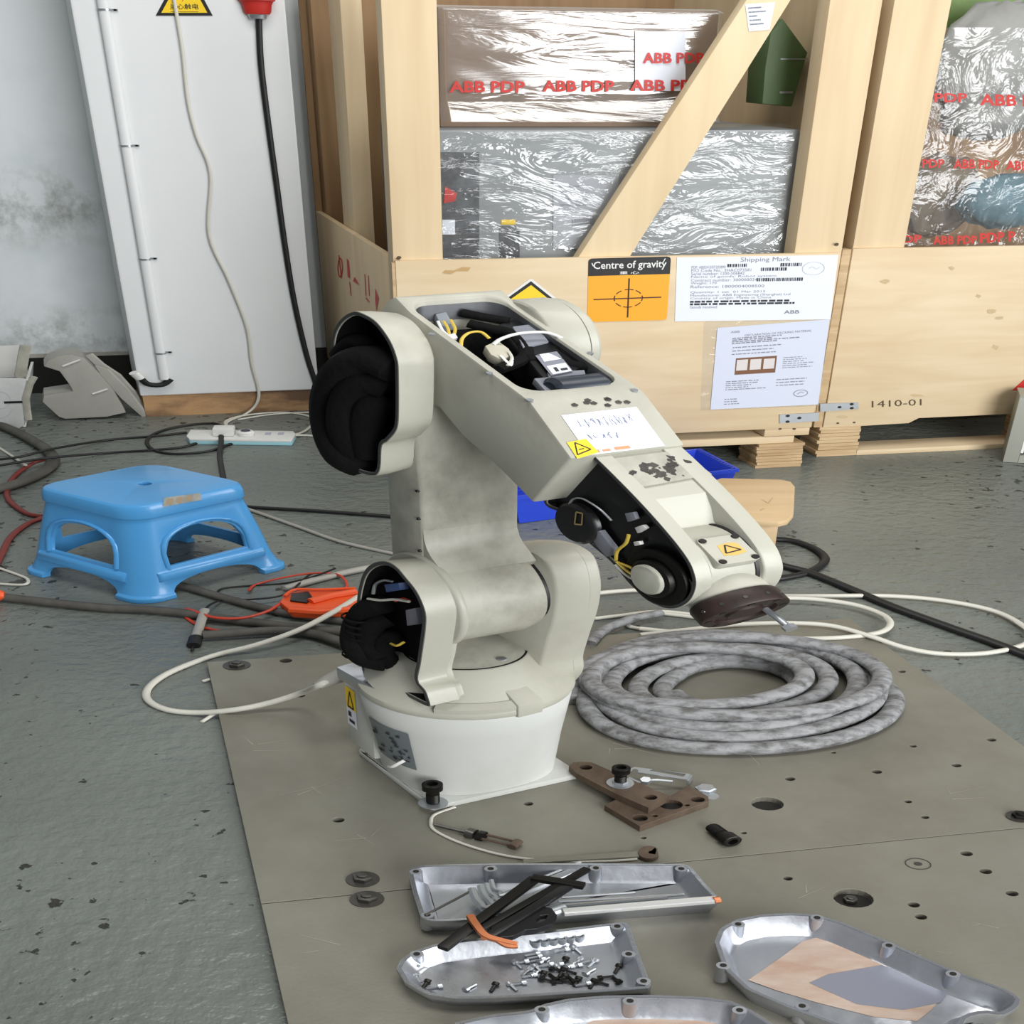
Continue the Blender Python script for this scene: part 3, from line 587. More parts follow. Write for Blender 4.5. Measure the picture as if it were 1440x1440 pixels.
cb_ = cable('white_cable', [wp(x, y) for x, y in ((240, -30), (250, 30), (257, 75), (264, 140), (276, 190), (296, 245), (294, 330), (322, 395), (347, 460), (354, 510), (363, 545), (363, 562), (356, 574))] + fc([(342, 584), (326, 590), (318, 596), (322, 603)], .003), .0034, MT['cream'], 'thin white cord hanging down the column to the power strip', 'cable')
bc = cable('black_power_cable', [wp(x, y) for x, y in ((364, 22), (367, 90), (378, 180), (389, 260), (400, 340), (413, 420), (430, 495), (444, 540), (449, 562))] + fc([(455, 582), (462, 600)], .006), .006, MT['black'], 'thick black cable hanging from the red plug down the column', 'cable')
pg = thing('red_industrial_plug', wp(361, 10, -.03), 'red industrial plug with grey collar at the top of the black cable', 'plug')
up = (wp(357, -40, -.015) - wp(363, 26, -.015)).normalized(); b_ = wp(363, 27, -.013)
make('collar', M().lathe(b_, up, [(.008, 0), (.016, .001), (.018, .012), (.021, .014)], 20), MT['zinc'], pg)
make('plug_body', M().lathe(b_, up, [(.022, .0135), (.025, .02), (.027, .04), (.030, .05), (.034, .052), (.034, .075), (.03, .08), (.03, .12)], 24), MT['red'], pg)
# ------------------------------------------------------------------ steel plates on the floor
ZP = .015
pA, pB, pC = P(291, 931, ZP), P(367, 1271, ZP), P(1193, 869, ZP)
PF = Fr(pB, math.atan2((P(1440, 1164, ZP) - pB).y, (P(1440, 1164, ZP) - pB).x))
PD, PW = PF.loc(pA)[1], PF.loc(pC)[0] - PF.loc(pA)[0]
pl0 = PF.loc(pA)[0]
def plate(name, v0, v1, holes, label):
    m = M().prism([PF(u, v, -ZP + .0005) for u, v in ((pl0 * .5, v0), (pl0 * .5 + PW, v0), (pl0 * .5 + PW, v1), (pl0 * .5, v1))], V3(0, 0, ZP - .0005)); c = M()
    for x, y, r in holes: p = P(x, y, ZP); c.cyl(p - V3(0, 0, .011), p + V3(0, 0, .01), r, n=18)
    t = thing(name, PF(PW / 2, (v0 + v1) / 2, -ZP), label, 'plate', 'steel base plates')
    make('plate_body', cut(m, c), MT['steel'], t, flat=True, bevel=.0007)
    h = M()
    for x, y, r in holes: p = P(x, y, ZP); h.cyl(p - V3(0, 0, .0112), p - V3(0, 0, .0105), r * .98, n=18)
    make('hole_bottom', h, MT['hole'], t, kind='stuff'); return t
pl1 = plate('steel_plate', .0007, PD, [(1079, 1130, .017), (1111, 1095, .0055), (1233, 1085, .0055), (1345, 1076, .0055), (1268, 944, .005), (1284, 1049, .004), (1394, 1040, .0055), (1277, 1127, .004), (1301, 1149, .0042), (743, 1130, .005), (476, 1153, .006), (402, 929, .008), (422, 978, .006), (1046, 1171, .003), (905, 1178, .003), (1172, 1058, .003)], 'rear steel base plate with drilled holes under the robot')
pl2 = plate('steel_plate', -.75, -.0007, [(1200, 1263, .0185), (1359, 1200, .006), (1386, 1225, .006), (1285, 1272, .0055), (1295, 1289, .0055), (1423, 1256, .006), (1108, 1235, .0045)], 'front steel base plate under the metal covers')
def hexbolt(par, x, y, r, h, mt, washer=True, z=ZP):
    p = P(x, y, z); b = M().cyl(p + V3(0, 0, .002), p + V3(0, 0, .002 + h), r, n=6).cyl(p + V3(0, 0, .002 + h), p + V3(0, 0, .002 + h * 1.5), r * .55, n=12)
    o = make('bolt', b, mt, par, bevel=.0008)
    if washer: make('washer', M().lathe(p, (0, 0, 1), [(r * 1.6, 0.0002), (r * 1.6, .0018), (r * .8, .002)], 20), MT['bolt'], o)
hexbolt(pl1, 333, 936, .011, .006, MT['bolt']); hexbolt(pl1, 510, 1237, .010, .007, MT['bolt']); hexbolt(pl2, 516, 1265, .010, .007, MT['bolt']); hexbolt(pl1, 1434, 1149, .009, .006, MT['bolt_dark'])
hexbolt(pl2, 1195, 1268, .007, .006, MT['bolt'], False, ZP - .0102)
m = M(); c = P(1291, 1215, ZP); m.lathe(c, (0, 0, 1), [(.0125, .0002), (.0125, .0008), (.0115, .0008), (.0115, .0003)], 28, caps=(False, False)); m.cyl(c, c + V3(0, 0, .0008), .004, n=12); make('plug_ring', m, MT['bolt'], pl2)
rr = random.Random(17)
for par, pts in ((pl1, [(360, 1050), (520, 1170), (1060, 1060), (1200, 1000), (1350, 1120), (440, 1110), (880, 1045)]), (pl2, [(470, 1330), (1330, 1330), (1400, 1300), (1280, 1335), (1130, 1255)])):
    m = M()
    for x, y in pts:
        for k in range(rr.randint(1, 3)):
            a = P(x + rr.uniform(-25, 25), y + rr.uniform(-8, 8), ZP + .0003); b = P(x + rr.uniform(-60, 60), y + rr.uniform(-20, 20), ZP + .0003); w = (b - a).cross(V3(0, 0, 1)).normalized() * rr.uniform(.0003, .0007)
            m.add([a - w, a + w, b + w * .3, b - w * .3], [(0, 1, 2, 3)])
    make('scratch', m, mat('scratch', (176, 172, 158), .4, metal=.4), par, closed=False, kind='stuff')
# ------------------------------------------------------------------ the robot
RY = math.radians(30); _U = V3(math.cos(RY), math.sin(RY), 0); _V = V3(math.sin(RY), -math.cos(RY), 0)
R = Fr(P(607, 1141, ZP) + (_U - _V) * .09, RY, flip=True)
rb = thing('industrial_robot', R(0, 0, 0), 'grey six-axis robot arm with opened covers bolted on the steel plate', 'robot')
def pxu(u, pts): return [Vector(R.pu(x, y, u)) for x, y in pts]
t3 = lambda p, d: R(d, p.x, p.y)
def lining(name, inner, d0, d1, mt, par):
    return make(name, M().loft([[t3(p, d0) for p in inner], [t3(p, d1) for p in inner]], (False, True)), mt, par, closed=False)
# base
fl = M().prism([R(u, v, .0003) for u, v in ((-.084, -.09), (-.09, -.084), (-.09, .087), (-.087, .09), (.086, .09), (.09, .086), (.09, -.09))], V3(0, 0, .0107))
fl = cut(fl, M().cyl(R(-.079, -.072, .002), R(-.079, -.072, .02), .010, n=18))
base = make('base_flange', fl, MT['robot_base'], rb, bevel=.0012)
def sring(ru, rv, w, e=2.4, n=56): return [R(ru * math.copysign(abs(math.cos(a)) ** (2 / e), math.cos(a)), rv * math.copysign(abs(math.sin(a)) ** (2 / e), math.sin(a)), w) for a in (2 * math.pi * i / n for i in range(n))]
hs_ = make('base_housing', M().loft([sring(.089, .087, .0115, 2.6), sring(.092, .089, .04, 2.5), sring(.10, .096, .10, 2.2), sring(.107, .104, .15, 2.05), sring(.112, .109, .193, 2), sring(.110, .107, .197, 2)]), MT['robot_base'], rb, angle=50)
make('rear_housing', M().box(R, -.096, .06, -.094, -.03, .03, .194), MT['robot_base'], rb, bevel=.004)
make('cable_block', M().prism([R(u, v, .196) for u, v in ((-.112, -.075), (-.07, -.085), (-.055, -.03), (-.066, .012), (-.105, .006))], V3(0, 0, .026)), MT['cast_bright'], rb, bevel=.003)
def wrapq(a0, a1, w0, w1, ru, rv, h, m, fx=0, fy=0):
    return None
# rating plate on the drum and yellow label on the rear housing
def drum(a, w, h=.0012):
    k = (w - .04) / .153; ru, rv, e = .092 + .02 * k + h, .089 + .02 * k + h, 2.5 - .5 * k
    return R(ru * math.copysign(abs(math.cos(a)) ** (2 / e), math.cos(a)), rv * math.copysign(abs(math.sin(a)) ** (2 / e), math.sin(a)), w)
aa = [math.radians(150 + 34 * i / 8) for i in range(9)]
rp = make('rating_plate', M().grid([[drum(a, w, .0022) for a in aa] for w in (.066, .11, .155)]), mat('plate_grey', (128, 138, 142), .4, metal=.4), rb, closed=False, label='grey printed rating plate on the drum')
m = M(); rr = random.Random(4)
for i in range(26):
    a = math.radians(rr.uniform(152, 181)); w = rr.uniform(.07, .148); m.grid([[drum(a + k * math.radians(rr.uniform(1, 4)), w + j * rr.uniform(.003, .007), .0034) for k in (0, 1)] for j in (0, 1)])
make('lettering', m, MT['ink'], rp, closed=False, kind='stuff')
q = Quad(R(-.0968, -.091, .075), R(-.0968, -.067, .075), R(-.0968, -.067, .165), R(-.0968, -.091, .165))
yl = make('warning_label', q.rect(M(), 0, 1, .45, 1), MT['yellow'], rb, closed=False, label='yellow and white warning label')
m = M(); q.rect(m, 0, 1, 0, .45); make('panel', m, MT['paper'], yl, closed=False); m = M(); q.line(m, [(.2, .5), (.5, .92), (.8, .5), (.2, .5)], .09, .0006, .5); q.rect(m, .2, .5, .25, .38, .0006); q.rect(m, .25, .8, .1, .18, .0006); make('symbol', m, MT['black'], yl, closed=False)
ct = [R(*x) for x in ((-.093, .012, .075), (-.1, .016, .079), (-.112, .012, .076), (-.122, .006, .068))]
# turret
tr = make('turret', M().lathe(R(0, 0, 0), (0, 0, 1), [(.108, .197), (.1115, .199), (.1135, .205), (.1125, .213), (.104, .222), (.078, .256), (.066, .268), (.0635, .270)], 64), MT['robot'], rb, angle=40)
make('turret_disc', M().lathe(R(0, 0, 0), (0, 0, 1), [(.0615, .262), (.0615, .2705), (.0605, .2712)], 56), MT['robot_dirty'], rb)
make('groove', M().lathe(R(0, 0, 0), (0, 0, 1), [(.0637, .2703), (.0637, .2709), (.0612, .2709), (.0612, .2703)], 56, caps=(False, False)), MT['black'], rb)
p = R.pw(706, 927, .272); make('screw', M().lathe(R(p[0], p[1], .271), (0, 0, 1), [(.005, 0), (.005, .003), (.002, .0035)], 12), MT['zinc'], rb)
# front pads of the turret rim
lp = R.pw(735, 992, .21); la_ = math.atan2(lp[1], lp[0]); rad = lambda r, t, w: R(r * math.cos(la_ + t), r * math.sin(la_ + t), w)
make('rim_pad', M().loft([[rad(.08, -.16, w0), rad(.1165, -.13, w1), rad(.1165, .13, w1), rad(.08, .16, w0)] for w0, w1 in ((.19, .1985), (.246, .224))]), MT['robot'], rb, bevel=.002)
make('rim_lip', M().loft([[rad(r, t, w) for r, w in ((.1005, .214), (.1145, .2135), (.1150, .222), (.103, .2275))] for t in (.14 + .09 * k for k in range(9))]), MT['robot'], rb, angle=40)
# left shoulder fork (open)
LFO = [(603, 994), (603, 983), (598, 970), (588, 957), (592, 934), (596, 907), (599, 884), (599, 862), (588, 834), (571, 812), (558, 797), (543, 789), (526, 791), (513, 802), (506, 820), (502, 845), (503, 880), (507, 915), (510, 945), (520, 962), (565, 976)]
lo = [Vector(p[:2]) for p in resample(crom([V3(p.x, p.y, 0) for p in pxu(-.088, LFO)], 4, True), 110)]
lin_ = inset(lo, .0075)
lback = inset(lo, .010)
lf = M().loft([[t3(p, -.046) for p in lback], [t3(p, -.052) for p in inset(lo, .008)], [t3(p, -.056) for p in inset(lo, .0025)], [t3(p, -.088) for p in lo], [t3(p, -.088) for p in lin_], [t3(p, -.060) for p in lin_]])
make('shoulder_fork', lf, MT['robot'], rb, angle=50, label='left shoulder fork without its cover, black inside')
make('rim_edge', M().loft([[t3(p, -.0886) for p in inset(lo, .0012)], [t3(p, -.0886) for p in inset(lo, .007)]], (False, False)), MT['lip'], rb, closed=False)
lining('fork_lining', inset(lo, .0078), -.087, -.0605, MT['black_mat'], rb)
# right shoulder fork with its cover
RFO = [(842, 862), (834, 885), (827, 907), (822, 925), (820, 948), (780, 980), (760, 950), (745, 900), (731, 860), (722, 820), (722, 790), (730, 770), (745, 761), (760, 758), (793, 759), (821, 768), (838, 784), (846, 810), (847, 834)]
ro = resample(crom([V3(p.x, p.y, 0) for p in pxu(.105, RFO)], 5, True), 90)
make('shoulder_fork', M().loft([[t3(p, .052) for p in inset(ro, .003)], [t3(p, .056) for p in ro], [t3(p, .091) for p in ro]]), MT['robot'], rb, angle=50)
ch = make('shoulder_cover', M().loft([[t3(p, .0918) for p in inset(ro, .001)], [t3(p, .103) for p in inset(ro, .001)], [t3(p, .107) for p in inset(ro, .006)], [t3(p, .107) for p in inset(ro, .012)]]), MT['robot'], rb, angle=50)
# lower arm
JC = (.012, .398)
make('shoulder_barrel', M().lathe(R(0, *JC, ), _U, [(.070, -.052), (.077, -.0515), (.078, -.042), (.0775, .03), (.072, .045), (.060, .051)], 48), MT['robot_dirty'], rb, angle=50)
make('seal_ring', M().lathe(R(0, *JC), _U, [(.080, -.0545), (.0825, -.052), (.0825, -.047), (.080, -.0445), (.076, -.0445)], 48), MT['robot'], rb, angle=50)
make('seal_groove', M().lathe(R(0, *JC), _U, [(.055, .048), (.066, .0482), (.066, .054), (.055, .054)], 40), MT['black'], rb)
make('stop_lug', M().prism([R(u, .068, .41 + z) for u, z in ((.022, -.006), (.05, -.012), (.05, .012), (.022, .010))], _V * -.03), MT['robot'], rb, bevel=.002)
la = [(-.050, .42), (.053, .42), (.053, .74), (.02, .76), (-.053, .76), (-.053, .67), (-.0505, .60)]
make('lower_arm', M().loft([[R(u, -.056, w) for u, w in la], [R(u, .013, w) for u, w in la]]), MT['robot_dirty'], rb, bevel=.004, angle=40)
make('arm_fillet', M().prism([R(-.049, v, w) for v, w in ((.0128, .53), (.0145, .512), (.019, .498), (.027, .487), (.038, .478), (.052, .466), (.03, .43), (.0, .42), (-.01, .5))], _U * .10), MT['robot_dirty'], rb, angle=50)
for z in (.60, .55, .49): make('screw', M().cyl(R(-.050, .009, z), R(-.0525, .009, z), .0022, n=8), MT['bolt_dark'], rb)
# left elbow fork (open)
EO = [(561, 588), (557, 607), (544, 622), (537, 628), (530, 669), (485, 652), (472, 612), (465, 560), (465, 505), (468, 470), (479, 449), (496, 438), (511, 441), (530, 453), (549, 479), (559, 505), (561, 526)]
eo = [Vector(p[:2]) for p in resample(crom([V3(p.x, p.y, 0) for p in pxu(-.088, EO)], 4, True), 110)]
eb = inset(eo, .006)
make('elbow_fork', M().loft([[t3(p, -.049) for p in inset(eo, .012)], [t3(p, -.053) for p in eb], [t3(p, -.075) for p in inset(eo, .001)], [t3(p, -.088) for p in eo], [t3(p, -.088) for p in inset(eo, .006)], [t3(p, -.056) for p in inset(eo, .006)]]), MT['robot'], rb, angle=55, label='left elbow fork without its cover, black cables inside')
make('rim_edge', M().loft([[t3(p, -.0886) for p in inset(eo, .001)], [t3(p, -.0886) for p in inset(eo, .0056)]], (False, False)), MT['lip'], rb, closed=False)
lining('fork_lining', inset(eo, .0063), -.087, -.0565, MT['black_mat'], rb)
# right elbow hub
ec = (-.004, .825)
make('elbow_hub', M().lathe(R(0, *ec), _U, [(.066, .058), (.069, .06), (.069, .093), (.066, .095)], 48), MT['robot'], rb, angle=40)
make('elbow_cover', M().lathe(R(0, *ec), _U, [(.067, .0955), (.067, .103), (.062, .108), (.03, .11)], 48), MT['robot'], rb, angle=40)
make('elbow_arm', M().box(R, .056, .095, -.056, .013, .66, .80), MT['robot'], rb, bevel=.004)
# forearm housing with open top
UL, UR_ = -.045, .06
FA = pxu(UL, [(555, 417), (577, 440), (613, 473), (647, 500), (687, 527), (733, 556), (746, 567), (803, 645), (749, 707), (703, 660), (650, 613), (617, 573)])
top0, top1 = FA[1], FA[5]
f0, f1 = FA[6], FA[7]
poly = [FA[0]] + [top0.lerp(top1, k) for k in (0.0, .5, 1)] + FA[6:] + [Vector((.02, .752)), Vector((-.03, .757)), Vector((-.062, .79)), Vector((-.074, .835)), Vector((-.066, .872)), Vector((-.045, .897))]
sl = (top1.y - top0.y) / (top1.x - top0.x)
topw = lambda v: top0.y + (v - top0.x) * sl
body = M().prism([R(UL, p.x, p.y) for p in poly], _U * (UR_ - UL))
op = rrect(FA[0].x + .008, top1.x - .006, UL + .008, UR_ - .008, .018, 5)
cutter = M().loft([[R(p.y, p.x, topw(p.x) - .085) for p in op], [R(p.y, p.x, topw(p.x) + .12) for p in op]])
make('forearm_housing', cut(body, cutter), MT['robot'], rb, bevel=.0035, angle=40, label='forearm housing with its top cover removed')
op3 = rrect(FA[0].x + .0092, top1.x - .0072, UL + .0092, UR_ - .0092, .017, 5)
make('inner_wall', M().loft([[R(p.y, p.x, topw(p.x) - .0035) for p in op3], [R(p.y, p.x, topw(p.x) - .028) for p in op3]], (False, False)), mat('inner_cast', (112, 114, 118), .35, metal=.6, var=.5, vscale=20), rb, closed=False)
op2 = rrect(top0.x + .010, top1.x - .0065, UL + .0085, UR_ - .0085, .016, 5)
make('housing_lining', M().loft([[R(p.y, p.x, topw(p.x) - .024) for p in op2], [R(p.y, p.x, topw(p.x) - .080) for p in op2]], (False, True)), MT['black_mat'], rb, closed=False)
TN = (R.W - R.V * sl).normalized()
def tp(x, y, d=.0): return on_plane(x, y, R(0, top0.x, top0.y) - TN * d, TN)
for x, y in ((688, 525), (745, 563), (892, 549), (607, 470), (830, 497)):
    p = tp(x, y); make('screw', M().cyl(p - TN * .001, p + TN * .0012, .003, n=10), MT['zinc'], rb)
def inner(name, pts, d, t, mt, bev=.001, lab=None): return make(name, M().prism([tp(x, y, d) for x, y in pts], TN * -t), mt, rb, bevel=bev, label=lab)
inner('motor_body', [(700, 455), (745, 445), (818, 515), (775, 545)], .012, .045, MT['black_gloss'], .004)
inner('motor_plate', [(721, 459), (752, 455), (772, 480), (736, 489)], .008, .004, MT['inkgrey'])
inner('motor_plate', [(751, 532), (772, 530), (770, 523), (822, 520), (824, 527), (852, 522), (862, 543), (770, 553)], .010, .010, MT['inkgrey'])
mq = Quad(tp(775, 528, .0075), tp(806, 522, .0075), tp(783, 494, .0075), tp(752, 499, .0075))
ml = make('motor_label', mq.rect(M(), 0, 1, 0, 1), MT['inkgrey'], rb, closed=False); m = M(); mq.rect(m, .1, .95, .02, .42, .0004); mq.poly(m, [(.15, .62), (.95, .62), (.6, .98), (.2, .98)], .0004); make('panel', m, MT['paper'], ml, closed=False)
m = M(); mq.rect(m, .3, .45, .1, .3, .0008); mq.rect(m, .55, .85, .1, .2, .0008); make('lettering', m, MT['ink'], ml, closed=False)
make('gear_housing', M().lathe(tp(815, 545, .012), _U, [(.012, -.028), (.018, -.024), (.018, .018), (.012, .024)], 20), mat('dark_blue_grey', (46, 52, 62), .35), rb)
inner('connector', [(682, 486), (700, 478), (716, 490), (722, 500), (704, 505), (690, 498)], .010, .014, mat('nylon', (190, 186, 168), .45), .002)
inner('connector', [(612, 441), (628, 438), (638, 456), (622, 462)], .014, .012, mat('grey_nylon', (140, 146, 152), .45), .002)
inner('connector', [(626, 471), (640, 468), (644, 474), (630, 478)], .006, .006, MT['white'], .001)
def wire(pts, d, r, mt, name='wire'): return make(name, M().tube(crom([tp(x, y, *(z or (d,))) for x, y, *z in pts], 6), r, 6), mt, rb, angle=70)
wire([(648, 488, .01), (650, 476, .004), (660, 468, 0), (676, 467, 0), (688, 476, .006)], .0, .0017, MT['yellowwire'])
wire([(694, 484, .01), (706, 476, .002), (730, 469, -.004), (762, 467, -.004), (780, 471, -.002), (790, 476, .002)], .0, .0022, MT['white'], 'cable_tie')
for pts, mt in (([(624, 452), (630, 462), (632, 474)], MT['yellowwire']), ([(616, 452), (622, 464), (630, 472)], MT['white']), ([(634, 450), (640, 462), (638, 472)], MT['yellowwire']), ([(716, 495), (720, 504), (714, 514)], MT['cream']), ([(704, 500), (712, 508), (718, 514), (720, 505)], MT['white'])): wire(pts, .008, .0015, mt)
for pts in ([(660, 455), (690, 462), (720, 470), (740, 500), (700, 520)], [(720, 440), (750, 450), (790, 490), (830, 515)], [(740, 505), (770, 505), (800, 512), (850, 520)], [(650, 440), (680, 446), (715, 452)]): wire(pts, .014, .007, MT['black_mat'], 'cable')
# sloping face with the note
fa, fb = f0, f1
def face(x, y, h=0):
    a, b, c = R(UL, f0.x, f0.y), R(UL, f1.x, f1.y), R(UR_, f0.x, f0.y); n = (b - a).cross(c - a).normalized()
    if n.z < 0: n = -n
    return on_plane(x, y, a + n * h, n)
q = Quad(face(828, 640, .0008), face(935, 627, .0008), face(895, 572, .0008), face(789, 584, .0008))
nt_ = make('paper_note', q.rect(M(), 0, 1, 0, 1), MT['paper'], rb, closed=False, label='white paper note with handwriting'); m = M()
rr = random.Random(8)
for y0, y1, x0, x1, n in ((.62, .86, .14, .86, 9), (.30, .48, .12, .55, 5)):
    for k in range(n):
        x = x0 + (x1 - x0) * k / n; w = (x1 - x0) / n * .75
        for s in range(3): q.line(m, [(x + rr.uniform(0, w), rr.uniform(y0, y1)), (x + rr.uniform(0, w), rr.uniform(y0, y1)), (x + rr.uniform(0, w), rr.uniform(y0, y1))], .005, .0005)
make('handwriting', m, mat('pen_ink', (120, 126, 156), .7), nt_, closed=False, kind='stuff')
m = M(); q.rect(m, .08, .16, .03, .10, .0005); q.rect(m, .2, .3, .04, .09, .0005); q.rect(m, .36, .56, .04, .11, .0005); make('stamp', m, mat('orange_stamp', (236, 150, 110), .6), nt_, closed=False)
q = Quad(face(812, 645, .0014), face(842, 636, .0014), face(824, 617, .0014), face(797, 622, .0014))
ws = make('warning_sticker', q.rect(M(), 0, 1, 0, 1), MT['yellow'], rb, closed=False); m = M(); q.line(m, [(.1, .2), (.8, .3), (.35, .9), (.1, .2)], .06, .0005); q.line(m, [(.3, .45), (.55, .45)], .05, .0005); make('symbol', m, MT['black'], ws, closed=False)
m = M(); rr = random.Random(3)
for k in range(9):
    x, y = rr.uniform(805, 880), rr.uniform(560, 571); q = Quad(face(x, y + 3, .0009), face(x + 10, y + 2, .0009), face(x + 5, y - 3, .0009), face(x - 5, y - 2, .0009)); q.poly(m, [(0, .2), (.5, 0), (1, .4), (.7, 1), (.1, .8)])
make('grease', m, MT['dirt'], rb, closed=False, kind='stuff')
# wrist
WU = -.022
WO = [(822, 632), (840, 645), (895, 700), (940, 750), (967, 785), (977, 807), (979, 825), (970, 845), (952, 855), (932, 854), (910, 842), (885, 820), (860, 790), (827, 762), (805, 737), (792, 722), (765, 705), (790, 650)]
wo = pxu(WU, WO); wr = [Vector(p[:2]) for p in resample(crom([V3(p.x, p.y, 0) for p in wo], 4, True), 120)]
make('wrist_fork', M().loft([[t3(p, -.008) for p in wr], [t3(p, WU) for p in wr], [t3(p, WU) for p in inset(wr, .0045)], [t3(p, -.0135) for p in inset(wr, .0045)]]), MT['robot'], rb, bevel=0, angle=40, label='left wrist fork without its cover')
lining('fork_lining', inset(wr, .0048), WU + .0008, -.0138, MT['black_gloss'], rb)
make('rim_edge', M().loft([[t3(p, WU - .0005) for p in inset(wr, .0003)], [t3(p, WU - .0005) for p in inset(wr, .0042)]], (False, False)), MT['lip'], rb, closed=False)
J5 = sum((p for p in wo[5:10]), Vector((0, 0))) / 5; J5 = Vector((wo[6].x - .052, wo[7].y + .024))
make('wrist_fork', M().loft([[t3(p, u) for p in wr] for u in (.040, .058)]), MT['robot'], rb, bevel=.002, angle=40, label='right wrist fork, closed')
a, b, c = wo[1], wo[2], wo[3]
panel = [wo[0] + Vector((0, -.003)), wo[1] + Vector((0, -.003)), b + Vector((.002, -.005)), b.lerp(c, .25) + Vector((0, -.016)), b.lerp(c, .5) + Vector((-.006, -.026)), b.lerp(c, .8) + Vector((-.008, -.029)), J5 + Vector((-.03, .03)), J5 + Vector((-.05, 0)), wo[15], wo[16]]
make('wrist_deck', M().loft([[t3(p, u) for p in panel] for u in (-.0085, .041)]), MT['robot'], rb, angle=30)
def deck(x, y, h=0):
    A_ = R(0, wo[1].x, wo[1].y - .003); n = (R.W * (wo[2].x - wo[1].x) - R.V * (wo[2].y - wo[1].y)).normalized(); return on_plane(x, y, A_ + n * h, n)
q = Quad(deck(900, 686, .0005), deck(1000, 668, .0005), deck(955, 634, .0005), deck(862, 646, .0005))
dp = make('deck_plate', M().loft([[q.at(x, y, h) for x, y in ((0, 0), (1, 0), (1, 1), (0, 1))] for h in (0, .002)]), MT['robot_dirty'], rb)
m = M(); rr = random.Random(6)
for k in range(44):
    x, y = rr.gauss(.45, .2), rr.gauss(.5, .15); s = rr.uniform(.02, .085); q.poly(m, [(x + s * math.cos(t) * rr.uniform(.4, 1), y + s * 1.6 * math.sin(t) * rr.uniform(.4, 1)) for t in (i * .7 for i in range(9))], .0024 + k * 1e-5)
make('grease', m, MT['dirt'], dp, closed=False, kind='stuff')
make('wrist_barrel', M().lathe(R(0, J5.x, J5.y), _U, [(.044, -.007), (.0495, -.006), (.05, .032), (.046, .039)], 48), MT['robot'], rb, angle=45)
make('barrel_groove', M().lathe(R(0, J5.x, J5.y), _U, [(.0505, .034), (.0507, .0372), (.043, .0395)], 40), MT['black'], rb)
fdir = (R.V * .84 - R.W * .54).normalized(); edir = (R.V * .54 + R.W * .84).normalized(); jc = R(.0155, J5.x, J5.y)
def cov(u, f, h): return jc + R.U * u + fdir * (f + .012) + edir * h
make('cover_plate', M().loft([[cov(u, f, h) for u, f in rrect(-.019, .0185, -.024, .016, .004, 2)] for h in (.040, .0495)]) if False else M().loft([[cov(p.x, p.y, h) for p in rrect(-.019, .0185, -.022, .018, .004, 2)] for h in (.041, .053)]), MT['robot'], rb, bevel=.0008)
for u in (-.015, .0145):
    for f in (-.018, .014): make('screw', M().cyl(cov(u, f, .0529), cov(u, f, .0547), .0032, n=10), MT['bolt_dark'], rb)
q = Quad(cov(-.009, .008, .0533), cov(.012, .008, .0533), cov(.012, -.011, .0533), cov(-.009, -.011, .0533))
ss = make('warning_sticker', q.poly(M(), [(0, .1), (.5, 0), (1, .15), (.95, .9), (.6, 1), (.1, .9)]), mat('worn_yellow', (214, 176, 96), .55), rb, closed=False); m = M(); q.line(m, [(.15, .25), (.85, .35), (.4, .85), (.15, .25)], .07, .0005); make('symbol', m, MT['black'], ss, closed=False)
make('wrist_neck', M().lathe(jc, fdir, [(.034, .02), (.0335, .045), (.034, .054), (.033, .057)], 40), MT['robot'], rb, angle=40)
tf = make('tool_flange', M().lathe(jc, fdir, [(.030, .056), (.036, .058), (.0375, .062), (.0375, .078), (.0365, .0795), (.0265, .0795), (.0255, .076), (.016, .076), (.015, .079), (.004, .079)], 48), MT['flange'], rb, angle=40, label='dark rusty tool flange')
for k in range(8):
    t = k * math.pi / 4 + .3; p = jc + fdir * .0795 + (R.U * math.cos(t) + edir * math.sin(t)) * .0315; make('bolt_hole', M().cyl(p - fdir * .001, p + fdir * .0006, .0032, n=10), MT['bolt_dark'], tf)
for k in range(7):
    t = k * math.pi / 6 - .2; p = jc + fdir * .070 + (R.U * math.cos(t) + edir * math.sin(t)) * .0372; d = (R.U * math.cos(t) + edir * math.sin(t)); make('set_screw', M().cyl(p, p + d * .001, .002, n=8), MT['bolt'], tf)
def wz(x, y, d): return on_plane(x, y, jc + R.U * d, R.U)
bp0, bp1 = wz(1076, 856, .02), wz(1107, 880, .02)
bl = make('rod', M().cyl(bp0, bp1, .0032, n=10).cyl(bp1, bp1 + (bp1 - bp0).normalized() * .006, .006, n=6), MT['zinc'], tf)
# parts seen inside the wrist fork
wi = lambda x, y, u=-.019: on_plane(x, y, R(u, 0, 0), R.U)
c5 = wi(928, 812, -.018)
make('joint_gear', M().lathe(c5, -_U, [(.040, .0), (.040, .004), (.033, .0055), (.026, .004), (.026, .009), (.024, .010)], 36), MT['bolt_dark'], rb)
make('joint_cap', M().lathe(c5 - _U * .009, -_U, [(.0205, 0), (.0205, .004), (.019, .005)], 28), MT['robot_dirty'], rb)
c6 = wi(818, 735, -.02)
make('wrist_motor', M().lathe(c6, -_U, [(.030, 0), (.030, .006), (.026, .009), (.01, .0095)], 32), MT['black_gloss'], rb)
q = Quad(wi(808, 737, -.031), wi(818, 738, -.031), wi(819, 722, -.031), wi(810, 720, -.031)); m = M(); q.line(m, [(0, 0), (1, 0), (1, 1), (0, 1), (0, 0)], .2, 0, .6); make('label', m, mat('tan_label', (160, 140, 90), .6), rb, closed=False)
def win(name, pts, u, t, mt): return make(name, M().prism([wi(x, y, u) for x, y in pts], R.U * t), mt, rb, bevel=.0008)
win('connector', [(828, 752), (842, 746), (862, 772), (862, 780), (852, 783), (840, 770)], -.024, .006, MT['inkgrey'])
